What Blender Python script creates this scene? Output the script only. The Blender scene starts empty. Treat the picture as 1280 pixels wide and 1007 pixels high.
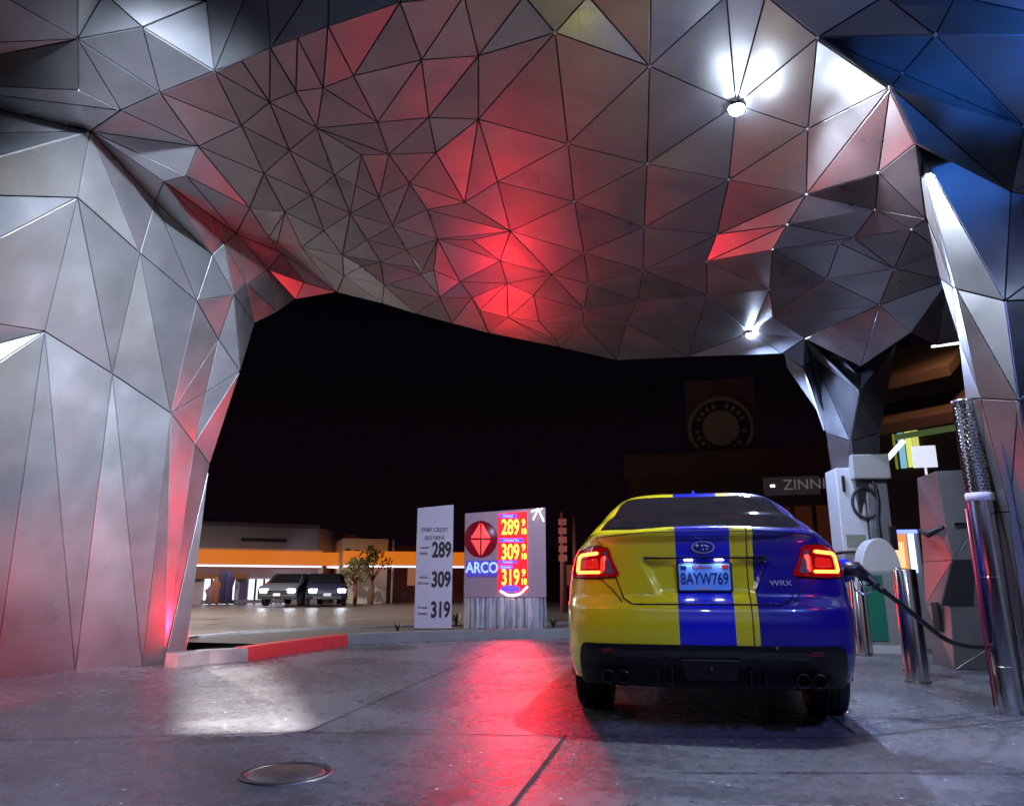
import bpy, bmesh, math, random
from math import radians as R, sin, cos, pi
from mathutils import Vector, Matrix
from mathutils.geometry import delaunay_2d_cdt
random.seed(7)
# ------------------------------------------------------------------ camera, world, light
SC = bpy.context.scene
COL = SC.collection
F, TH, PS, H = 925.0, R(13.8), R(12.9), 0.83
cd = bpy.data.cameras.new('camera'); cam = bpy.data.objects.new('camera', cd); COL.objects.link(cam)
cd.sensor_width = 36; cd.lens = F/1280*36; cd.clip_end = 2000; cd.clip_start = .05
cam.location = (0, 0, H); cam.rotation_euler = (pi/2+TH, 0, PS)
SC.camera = cam
W = bpy.data.worlds.new('World'); SC.world = W; W.use_nodes = True
_bg = W.node_tree.nodes['Background']
_bg.inputs[0].default_value = (.012, .008, .02, 1); _bg.inputs[1].default_value = .09
_nt = W.node_tree; _tc = _nt.nodes.new('ShaderNodeTexCoord'); _sx = _nt.nodes.new('ShaderNodeSeparateXYZ'); _nt.links.new(_tc.outputs['Generated'], _sx.inputs[0])
_cr = _nt.nodes.new('ShaderNodeValToRGB'); _nt.links.new(_sx.outputs[2], _cr.inputs[0])   # city glow low on the horizon, black above
_cr.color_ramp.elements[0].position = 0; _cr.color_ramp.elements[0].color = (.045, .015, .035, 1); _cr.color_ramp.elements[1].position = .35; _cr.color_ramp.elements[1].color = (.010, .008, .020, 1)
_nt.links.new(_cr.outputs[0], _bg.inputs[0])
SC.view_settings.view_transform = 'Standard'; SC.view_settings.look = 'None'
SC.view_settings.exposure = 0; SC.view_settings.gamma = 1
SC.cycles.use_denoising = True
SC.cycles.sample_clamp_indirect = 6
SC.cycles.max_bounces = 8

def lamp(name, kind, loc, energy, color, size=.1, target=None, spot=None, blend=.3, parent=None):
    d = bpy.data.lights.new(name, kind); d.energy = energy; d.color = color
    if kind == 'AREA': d.size = size
    else: d.shadow_soft_size = size
    if kind == 'POINT': d.specular_factor = .25
    if kind == 'SPOT': d.spot_size = R(spot or 90); d.spot_blend = blend
    o = bpy.data.objects.new(name, d); COL.objects.link(o); o.location = loc
    if target is not None:
        o.rotation_euler = (Vector(target)-Vector(loc)).to_track_quat('-Z', 'Y').to_euler()
    if parent: o.parent = parent
    return o

# photograph pixel -> world helpers (used only to read real sizes and places off the photograph)
def ray(u, v):
    a = (u-640)/F; b = (503.5-v)/F
    f = cos(TH)-b*sin(TH)
    return Vector((-f*sin(PS)+a*cos(PS), f*cos(PS)+a*sin(PS), sin(TH)+b*cos(TH)))
def Z(u, v, z):
    d = ray(u, v); return Vector((0, 0, H))+d*((z-H)/d.z)
def D(u, v, dist):
    d = ray(u, v); return Vector((0, 0, H))+d*(dist/math.hypot(d.x, d.y))

# ------------------------------------------------------------------ materials
def mat(name, base, rough=.5, metal=0., emit=None, es=0., spec=.5, coat=0., noise=0., nscale=8., bump=0., bscale=30., rnoise=0., trans=0., stretch=None, alpha=1.):
    m = bpy.data.materials.new(name); m.use_nodes = True
    nt = m.node_tree; b = nt.nodes['Principled BSDF']
    b.inputs['Base Color'].default_value = (*base, 1)
    b.inputs['Roughness'].default_value = rough; b.inputs['Metallic'].default_value = metal
    b.inputs['Specular IOR Level'].default_value = spec
    b.inputs['Coat Weight'].default_value = coat; b.inputs['Coat Roughness'].default_value = .04
    b.inputs['Transmission Weight'].default_value = trans
    b.inputs['Alpha'].default_value = alpha
    if emit: b.inputs['Emission Color'].default_value = (*emit, 1); b.inputs['Emission Strength'].default_value = es
    if noise or bump or rnoise:
        tc = nt.nodes.new('ShaderNodeTexCoord'); mp = nt.nodes.new('ShaderNodeMapping')
        if stretch: mp.inputs['Scale'].default_value = stretch
        nt.links.new(tc.outputs['Object'], mp.inputs[0])
        n = nt.nodes.new('ShaderNodeTexNoise'); n.inputs['Scale'].default_value = nscale; n.inputs['Detail'].default_value = 6
        nt.links.new(mp.outputs[0], n.inputs[0])
        if noise:
            mx = nt.nodes.new('ShaderNodeMix'); mx.data_type = 'RGBA'
            mx.inputs[6].default_value = (*[c*(1-noise) for c in base], 1); mx.inputs[7].default_value = (*[min(1, c*(1+noise)) for c in base], 1)
            nt.links.new(n.outputs[0], mx.inputs[0]); nt.links.new(mx.outputs[2], b.inputs['Base Color'])
        if rnoise:
            mr = nt.nodes.new('ShaderNodeMapRange'); mr.inputs[1].default_value = .3; mr.inputs[2].default_value = .7
            mr.inputs[3].default_value = max(.02, rough-rnoise); mr.inputs[4].default_value = rough+rnoise
            nt.links.new(n.outputs[0], mr.inputs[0]); nt.links.new(mr.outputs[0], b.inputs['Roughness'])
        if bump:
            n2 = nt.nodes.new('ShaderNodeTexNoise'); n2.inputs['Scale'].default_value = bscale; n2.inputs['Detail'].default_value = 8
            nt.links.new(mp.outputs[0], n2.inputs[0])
            bp = nt.nodes.new('ShaderNodeBump'); bp.inputs['Strength'].default_value = bump; bp.inputs['Distance'].default_value = .01
            nt.links.new(n2.outputs[0], bp.inputs['Height']); nt.links.new(bp.outputs[0], b.inputs['Normal'])
    return m

def emis(name, c, s):
    return mat(name, (0, 0, 0), emit=c, es=s)

def panel_metal():
    m = mat('brushed_panel', (.5, .49, .48), rough=.36, metal=.9)
    nt = m.node_tree; b = nt.nodes['Principled BSDF']; L = nt.links.new
    at = nt.nodes.new('ShaderNodeAttribute'); at.attribute_name = 'panel'
    sep = nt.nodes.new('ShaderNodeSeparateColor'); L(at.outputs['Color'], sep.inputs[0])
    tc = nt.nodes.new('ShaderNodeTexCoord')
    # large smudges and hand marks, per-panel offset
    add = nt.nodes.new('ShaderNodeVectorMath'); add.operation = 'MULTIPLY_ADD'
    add.inputs[1].default_value = (1, 1, 1); L(tc.outputs['Object'], add.inputs[0])
    sc = nt.nodes.new('ShaderNodeVectorMath'); sc.operation = 'SCALE'; sc.inputs['Scale'].default_value = 30
    L(at.outputs['Color'], sc.inputs[0]); L(sc.outputs[0], add.inputs[2])
    n1 = nt.nodes.new('ShaderNodeTexNoise'); n1.inputs['Scale'].default_value = 1.6; n1.inputs['Detail'].default_value = 4; n1.inputs['Roughness'].default_value = .62
    n1.inputs['Distortion'].default_value = .2
    L(add.outputs[0], n1.inputs[0])
    mpb = nt.nodes.new('ShaderNodeMapping'); mpb.inputs['Scale'].default_value = (22, 22, 1.5); L(add.outputs[0], mpb.inputs[0])
    n2 = nt.nodes.new('ShaderNodeTexNoise'); n2.inputs['Scale'].default_value = 3; n2.inputs['Detail'].default_value = 3; L(mpb.outputs[0], n2.inputs[0])
    n4 = nt.nodes.new('ShaderNodeTexNoise'); n4.inputs['Scale'].default_value = 2.2; n4.inputs['Detail'].default_value = 2; L(tc.outputs['Object'], n4.inputs[0])
    rr = nt.nodes.new('ShaderNodeMapRange'); rr.inputs[1].default_value = .0; rr.inputs[2].default_value = 1.; rr.inputs[3].default_value = .20; rr.inputs[4].default_value = .42; rr.interpolation_type = 'SMOOTHSTEP'
    L(n4.outputs[0], rr.inputs[0])
    r2 = nt.nodes.new('ShaderNodeMath'); r2.operation = 'MULTIPLY_ADD'; r2.inputs[1].default_value = .10
    L(sep.outputs[0], r2.inputs[0]); L(rr.outputs[0], r2.inputs[2]); L(r2.outputs[0], b.inputs['Roughness'])
    cr = nt.nodes.new('ShaderNodeMix'); cr.data_type = 'RGBA'
    cr.inputs[6].default_value = (.22, .22, .225, 1); cr.inputs[7].default_value = (.46, .46, .465, 1)
    L(n1.outputs[0], cr.inputs[0])
    hv = nt.nodes.new('ShaderNodeHueSaturation'); L(cr.outputs[2], hv.inputs['Color'])
    mv = nt.nodes.new('ShaderNodeMapRange'); mv.inputs[3].default_value = .82; mv.inputs[4].default_value = 1.15
    L(sep.outputs[1], mv.inputs[0]); L(mv.outputs[0], hv.inputs['Value']); L(hv.outputs[0], b.inputs['Base Color'])
    bp = nt.nodes.new('ShaderNodeBump'); bp.inputs['Strength'].default_value = .03; bp.inputs['Distance'].default_value = .003
    L(n2.outputs[0], bp.inputs['Height'])
    bp2 = nt.nodes.new('ShaderNodeBump'); bp2.inputs['Strength'].default_value = .25; bp2.inputs['Distance'].default_value = .05
    n3 = nt.nodes.new('ShaderNodeTexNoise'); n3.inputs['Scale'].default_value = 1.1; n3.inputs['Detail'].default_value = 1; L(add.outputs[0], n3.inputs[0])
    L(n3.outputs[0], bp2.inputs['Height']); L(bp2.outputs[0], b.inputs['Normal'])
    return m
M_PANEL = panel_metal()
M_BACK = mat('dark_backing', (.02, .02, .022), rough=.8)
M_ROOF = mat('roof_metal', (.3, .3, .31), rough=.5, metal=.5, noise=.2)
M_STEEL = mat('stainless_steel', (.62, .61, .6), rough=.2, metal=1, rnoise=.08, nscale=14, stretch=(1, 1, .1))
M_BLACK = mat('black_plastic', (.012, .012, .013), rough=.4)
M_RUBBER = mat('rubber', (.015, .015, .016), rough=.62, noise=.3)
M_CHROME = mat('chrome', (.8, .8, .8), rough=.08, metal=1)
M_WHITEP = mat('white_panel', (.5, .5, .52), rough=.4, noise=.08)
M_GREYP = mat('grey_panel', (.25, .25, .26), rough=.4, noise=.1)
M_DARK = mat('dark_metal', (.05, .05, .055), rough=.4, metal=.5)
M_HUB = mat('panel_node', (.75, .74, .72), rough=.3, metal=.4)

# ------------------------------------------------------------------ mesh helpers
class MB:
    def __init__(s): s.v = []; s.f = []; s.m = []; s.sm = []
    def add(s, vs, fs, m=0, smooth=False):
        o = len(s.v); s.v += [tuple(p) for p in vs]
        for f in fs: s.f.append([i+o for i in f]); s.m.append(m); s.sm.append(smooth)
        return s
    def box(s, c, d, m=0, rz=0):
        x, y, z = (k/2 for k in d); ca, sa = cos(rz), sin(rz)
        vs = []
        for dx, dy, dz in [(-x,-y,-z),(x,-y,-z),(x,y,-z),(-x,y,-z),(-x,-y,z),(x,-y,z),(x,y,z),(-x,y,z)]:
            vs.append((c[0]+dx*ca-dy*sa, c[1]+dx*sa+dy*ca, c[2]+dz))
        return s.add(vs, [(0,3,2,1),(4,5,6,7),(0,1,5,4),(1,2,6,5),(2,3,7,6),(3,0,4,7)], m)
    def tube(s, pts, r, n=10, m=0, cap=True):
        pts = [Vector(p) for p in pts]; N = len(pts); rs = r if isinstance(r, (list, tuple)) else [r]*N
        vs = []; up = None
        for i, p in enumerate(pts):
            t = (pts[min(i+1, N-1)]-pts[max(i-1, 0)]).normalized()
            if up is None: up = Vector((0, 0, 1)) if abs(t.z) < .9 else Vector((1, 0, 0))
            a = t.cross(up).normalized(); b = a.cross(t).normalized(); up = b
            for k in range(n):
                an = 2*pi*k/n; vs.append(p+(a*cos(an)+b*sin(an))*rs[i])
        fs = [(i*n+k, i*n+(k+1) % n, (i+1)*n+(k+1) % n, (i+1)*n+k) for i in range(N-1) for k in range(n)]
        s.add(vs, fs, m, True)
        if cap:
            o = len(s.v)-N*n
            s.f += [[o+k for k in range(n)][::-1], [o+(N-1)*n+k for k in range(n)]]; s.m += [m, m]; s.sm += [False]*2
        return s
    def lathe(s, prof, c=(0, 0, 0), axis='z', n=32, m=0, smooth=True):
        vs = []
        for (r, h) in prof:
            for k in range(n):
                a = 2*pi*k/n
                p = (r*cos(a), r*sin(a), h) if axis == 'z' else ((h, r*cos(a), r*sin(a)) if axis == 'x' else (r*cos(a), h, r*sin(a)))
                vs.append((p[0]+c[0], p[1]+c[1], p[2]+c[2]))
        fs = [(i*n+k, i*n+(k+1) % n, (i+1)*n+(k+1) % n, (i+1)*n+k) for i in range(len(prof)-1) for k in range(n)]
        return s.add(vs, fs, m, smooth)
    def prism(s, poly, z0, z1, m=0, fn=None):
        n = len(poly); fn = fn or (lambda x, y, z: (x, y, z))
        vs = [fn(x, y, z0) for x, y in poly]+[fn(x, y, z1) for x, y in poly]
        return s.add(vs, [tuple(range(n))[::-1], tuple(range(n, 2*n))]+[(k, (k+1) % n, n+(k+1) % n, n+k) for k in range(n)], m)
    def build(s, name, mats, parent=None, bevel=0, weld=False, loc=None, fixn=True):
        me = bpy.data.meshes.new(name); me.from_pydata(s.v, [], s.f)
        if not isinstance(mats, (list, tuple)): mats = [mats]
        for m in mats: me.materials.append(m)
        me.polygons.foreach_set('material_index', s.m); me.polygons.foreach_set('use_smooth', s.sm)
        if weld or fixn:
            bm = bmesh.new(); bm.from_mesh(me)
            if weld: bmesh.ops.remove_doubles(bm, verts=bm.verts, dist=1e-4)
            if fixn: bmesh.ops.recalc_face_normals(bm, faces=bm.faces)
            bm.to_mesh(me); bm.free()
        me.update()
        o = bpy.data.objects.new(name, me); COL.objects.link(o)
        if parent: o.parent = parent
        if loc: o.location = loc
        if bevel:
            b = o.modifiers.new('bevel', 'BEVEL'); b.width = bevel; b.segments = 2; b.limit_method = 'ANGLE'
        return o

def tag(o, label=None, cat=None, group=None, kind=None):
    if label: o['label'] = label
    if cat: o['category'] = cat
    if group: o['group'] = group
    if kind: o['kind'] = kind
    return o
def empty(name, loc=(0, 0, 0), rz=0, **k):
    o = bpy.data.objects.new(name, None); COL.objects.link(o); o.location = loc; o.rotation_euler = (0, 0, rz)
    o.empty_display_size = .1
    return tag(o, **k)
def text(name, s, loc, size, m, parent, rot=(pi/2, 0, 0), ext=.002, align='CENTER', sx=1., bold=0.):
    c = bpy.data.curves.new(name, 'FONT'); c.body = s; c.size = size; c.extrude = ext; c.align_x = align; c.align_y = 'CENTER'
    c.offset = bold; c.materials.append(m)
    o = bpy.data.objects.new(name, c); COL.objects.link(o); o.location = loc; o.rotation_euler = rot; o.scale = (sx, 1, 1)
    me = bpy.data.meshes.new_from_object(o); me.name = name; bpy.data.objects.remove(o); bpy.data.curves.remove(c)
    o = bpy.data.objects.new(name, me); COL.objects.link(o); o.location = loc; o.rotation_euler = rot; o.scale = (sx, 1, 1)
    if parent: o.parent = parent
    return o
def copy_tree(o, parent=None):
    c = o.copy(); COL.objects.link(c)
    if parent: c.parent = parent
    for ch in list(o.children): copy_tree(ch, c)
    return c

# ------------------------------------------------------------------ ground
def ground_mat(name, dark, light, r0, r1, glitter=.5, cracks=True):
    m = mat(name, light, rough=r0); nt = m.node_tree; b = nt.nodes['Principled BSDF']; L = nt.links.new
    tc = nt.nodes.new('ShaderNodeTexCoord')
    def noise(scale, det=8, rough=.6, dist=0):
        n = nt.nodes.new('ShaderNodeTexNoise'); n.inputs['Scale'].default_value = scale; n.inputs['Detail'].default_value = det
        n.inputs['Roughness'].default_value = rough; n.inputs['Distortion'].default_value = dist
        L(tc.outputs['Object'], n.inputs[0]); return n
    a = noise(.7, 8, .65, .8); f = noise(14, 8, .75); g = noise(120, 3, .7)
    mx = nt.nodes.new('ShaderNodeMix'); mx.data_type = 'RGBA'; mx.inputs[6].default_value = (*dark, 1); mx.inputs[7].default_value = (*light, 1)
    mr = nt.nodes.new('ShaderNodeMapRange'); mr.inputs[1].default_value = .32; mr.inputs[2].default_value = .68; L(a.outputs[0], mr.inputs[0]); L(mr.outputs[0], mx.inputs[0])
    m2 = nt.nodes.new('ShaderNodeMix'); m2.data_type = 'RGBA'; m2.blend_type = 'MULTIPLY'; m2.inputs[0].default_value = .85
    mr2 = nt.nodes.new('ShaderNodeMapRange'); mr2.inputs[1].default_value = .3; mr2.inputs[2].default_value = .7; mr2.inputs[3].default_value = .45; mr2.inputs[4].default_value = 1.35
    L(f.outputs[0], mr2.inputs[0]); L(mx.outputs[2], m2.inputs[6]); L(mr2.outputs[0], m2.inputs[7])
    # mica flakes in the concrete, their sparkle painted as white dots
    v = nt.nodes.new('ShaderNodeTexVoronoi'); v.inputs['Scale'].default_value = 15; L(tc.outputs['Object'], v.inputs[0])
    lt = nt.nodes.new('ShaderNodeMath'); lt.operation = 'LESS_THAN'; lt.inputs[1].default_value = .12; L(v.outputs['Distance'], lt.inputs[0])
    sp = nt.nodes.new('ShaderNodeSeparateColor'); L(v.outputs['Color'], sp.inputs[0])
    gt = nt.nodes.new('ShaderNodeMath'); gt.operation = 'GREATER_THAN'; gt.inputs[1].default_value = 1-.06*glitter; L(sp.outputs[0], gt.inputs[0])
    ml = nt.nodes.new('ShaderNodeMath'); ml.operation = 'MULTIPLY'; L(lt.outputs[0], ml.inputs[0]); L(gt.outputs[0], ml.inputs[1])
    m3 = nt.nodes.new('ShaderNodeMix'); m3.data_type = 'RGBA'; m3.inputs[7].default_value = (1, 1, 1, 1); L(ml.outputs[0], m3.inputs[0]); L(m2.outputs[2], m3.inputs[6])
    L(m3.outputs[2], b.inputs['Base Color'])
    rr = nt.nodes.new('ShaderNodeMapRange'); rr.inputs[1].default_value = .3; rr.inputs[2].default_value = .7; rr.inputs[3].default_value = r0; rr.inputs[4].default_value = r1
    av = nt.nodes.new('ShaderNodeMath'); av.operation = 'ADD'; L(a.outputs[0], av.inputs[0]); L(f.outputs[0], av.inputs[1])
    hf = nt.nodes.new('ShaderNodeMath'); hf.operation = 'MULTIPLY'; hf.inputs[1].default_value = .5; L(av.outputs[0], hf.inputs[0])
    L(hf.outputs[0], rr.inputs[0]); L(rr.outputs[0], b.inputs['Roughness'])
    bp = nt.nodes.new('ShaderNodeBump'); bp.inputs['Strength'].default_value = .6; bp.inputs['Distance'].default_value = .006
    s2 = nt.nodes.new('ShaderNodeMath'); s2.operation = 'ADD'; L(f.outputs[0], s2.inputs[0]); L(g.outputs[0], s2.inputs[1])
    L(s2.outputs[0], bp.inputs['Height']); L(bp.outputs[0], b.inputs['Normal'])
    return m
M_CONC = ground_mat('forecourt_concrete', (.055, .056, .062), (.19, .185, .195), .13, .42, 2.2)
M_ASPH = ground_mat('asphalt', (.07, .065, .06), (.14, .13, .125), .22, .45, .2)
M_KERB = mat('kerb_concrete', (.16, .155, .15), rough=.6, noise=.35, nscale=6, bump=.5)
M_KRED = mat('red_kerb_paint', (.55, .03, .03), rough=.42, noise=.35, nscale=9, bump=.5)
def sheet(name, pts, z, m, kind='structure'):
    b = MB(); b.add([(x, y, z) for x, y in pts], [tuple(range(len(pts)))])
    return tag(b.build(name, m, fixn=False), kind=kind)
sheet('ground', [(-400, -60), (400, -60), (400, 600), (-400, 600)], -.02, M_ASPH)
KP = [Z(222, 834, 0), Z(262, 829, 0), Z(310, 826, 0), Z(370, 816, 0), Z(435, 806, 0), Z(480, 803, 0), Z(560, 800, 0), Z(640, 798, 0), Z(700, 797, 0), Z(760, 795, 0)]
kp = [(p.x, p.y) for p in KP]
ex = [(kp[-1][0]+6, kp[-1][1]+3.0), (kp[-1][0]+14, kp[-1][1]+5)]
sheet('forecourt', [(-12, -8), (12, -8), (14, 20)]+ex[::-1]+kp[::-1]+[(-12, kp[0][1]-.2)], 0, M_CONC)
def kerb(name, pts, m, w=.18, h=.14, z0=-.018, m2=None):
    b = MB(); n = len(pts); P = [Vector((p[0], p[1], 0)) for p in pts]
    vs = []
    for i, p in enumerate(P):
        t = (P[min(i+1, n-1)]-P[max(i-1, 0)]).normalized(); nn = Vector((-t.y, t.x, 0))
        for d, z in ((0, z0), (.012, h-.02), (.03, h), (w, h), (w, z0)): vs.append(p+nn*d+Vector((0, 0, z)))
    fs = [(i*5+k, i*5+(k+1) % 5, (i+1)*5+(k+1) % 5, (i+1)*5+k) for i in range(n-1) for k in range(5)]
    fs += [(0, 1, 2, 3, 4), tuple((n-1)*5+k for k in (4, 3, 2, 1, 0))]
    b.add(vs, fs); return tag(b.build(name, m), kind='structure')
kerb('kerb', kp[:3], M_KERB); kerb('kerb', kp[2:5], M_KRED, h=.15); kerb('kerb', kp[4:]+ex, M_KERB, h=.145)
# planting strip behind the kerb
def off(pts, d):
    out = []
    for i, p in enumerate(pts):
        a = Vector(pts[max(i-1, 0)]+(0,)); c = Vector(pts[min(i+1, len(pts)-1)]+(0,)); t = (c-a).normalized()
        out.append((p[0]-t.y*d, p[1]+t.x*d))
    return out
M_SOIL = mat('soil', (.035, .022, .018), rough=.9, noise=.5, nscale=12, bump=1., bscale=40)
strip = off(kp[3:]+ex, .18)+off(kp[3:]+ex, 2.0)[::-1]
sheet('planting_bed', strip, .10, M_SOIL)
kerb('kerb', off(kp[3:]+ex, 2.0), M_KERB, w=.2, h=.13)
# expansion joints sawn in the slab
M_JOINT = mat('joint_filler', (.01, .01, .011), rough=.7)
def joint(pts, w=.016):
    b = MB(); P = []
    for (a, c) in zip(pts, pts[1:]):
        a = Vector(a); c = Vector(c); n = max(2, int((c-a).length/.12))
        for i in range(n): P.append(a.lerp(c, i/n))
    P.append(Vector(pts[-1])); vs = []
    for i, p in enumerate(P):
        t = (P[min(i+1, len(P)-1)]-P[max(i-1, 0)]).normalized(); nn = Vector((-t.y, t.x)); j = random.uniform(-.002, .002); ww = w*random.uniform(.7, 1.2)/2
        for s in (-1, 1): q = p+nn*(ww*s+j); vs.append((q.x, q.y, .004))
    b.add(vs, [(2*i, 2*i+1, 2*i+3, 2*i+2) for i in range(len(P)-1)])
    tag(b.build('expansion_joint', M_JOINT, fixn=False), kind='structure')
z2 = lambda u, v: tuple(Z(u, v, 0).xy)
joint([z2(640, 1007), z2(707, 920)], .022); joint([(-.70, .5), z2(640, 1007)], .022)
joint([z2(382, 915), z2(578, 829), z2(640, 806)], .012)
joint([z2(0, 925), z2(382, 915), z2(707, 920), z2(1052, 922), z2(1090, 919), z2(1255, 902), z2(1400, 884)], .012)
joint([z2(820, 966), z2(1090, 966), z2(1400, 968)], .010)
joint([z2(1070, 918), z2(1040, 896)], .014); joint([z2(1090, 905), z2(1262, 886)], .01)
joint([z2(340, 838), z2(575, 838), z2(700, 842)], .010)
# ------------------------------------------------------------------ manhole covers
M_MAN = mat('manhole_iron', (.28, .25, .25), rough=.26, metal=.85, noise=.4, nscale=25, bump=.6, bscale=60)
p = Z(358, 967, 0)
mh = empty('manhole_cover', (p.x, p.y, 0), label='round metal manhole cover set in the dark concrete in the foreground', cat='manhole cover')
b = MB(); b.lathe([(0, .008), (.165, .008), (.17, .004), (.172, .001)], n=48); b.build('cover', M_MAN, mh)
b = MB(); b.lathe([(.176, .001), (.178, .009), (.203, .009), (.207, .001)], n=48); b.build('rim', mat('rim_iron', (.12, .11, .11), rough=.4, metal=.8), mh)

# ------------------------------------------------------------------ canopy
V = {}
def vz(n, u, v, z): V[n] = (u, v, Z(u, v, z))
def vd(n, u, v, d): V[n] = (u, v, D(u, v, d))
#CANOPY_START
# left leg (distance along the ground from the camera)
for n, u, v in [('g0', -160, 872), ('g1', -8, 852), ('g2', 94, 840), ('g3', 178, 832), ('g4', 205, 828.5), ('g5', 232, 826)]: vz(n, u, v, -.02)
for n, u, v, d in [('k2', 56, 414, 7.25), ('k6', 140.5, 467, 7.8), ('k5', 213.5, 516, 8.35), ('km', 243, 554, 8.9), ('k7', 262, 580, 9.5),
    ('k1', 97, 247, 6.65), ('k3', 175, 316, 7.2), ('k4', 246, 376, 7.9), ('k9', 300, 464, 8.9), ('k10', 318, 404, 9.0),
    ('p1', 194, 252, 7.2), ('p2', 265, 318, 7.75), ('o0', 280, 304.5, 7.75), ('o2', 292, 368, 8.1), ('o3', 309, 355, 8.3),
    ('o1', 295, 292, 7.9), ('o4', 335, 337, 8.6), ('o5', 345, 390, 9.2), ('r0', 369, 374, 9.4), ('o6', 380, 353, 9.2), ('o7', 352, 316, 8.7),
    ('s1', 421, 365, 9.6), ('kx', 273, 424, 8.5), ('ky', 262, 345, 8.0),
    ('w1', -160, 380, 6.6), ('w2', -160, 560, 7.1), ('w3', -160, 240, 6.35), ('w4', -160, 170, 7.0), ('w5', -160, 60, 6.3), ('w6', -160, 470, 7.0),
    ('w7', -160, 100, 7.1)]: vd(n, u, v, d)
vz('l0', 113, 164, 4.42); 
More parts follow.
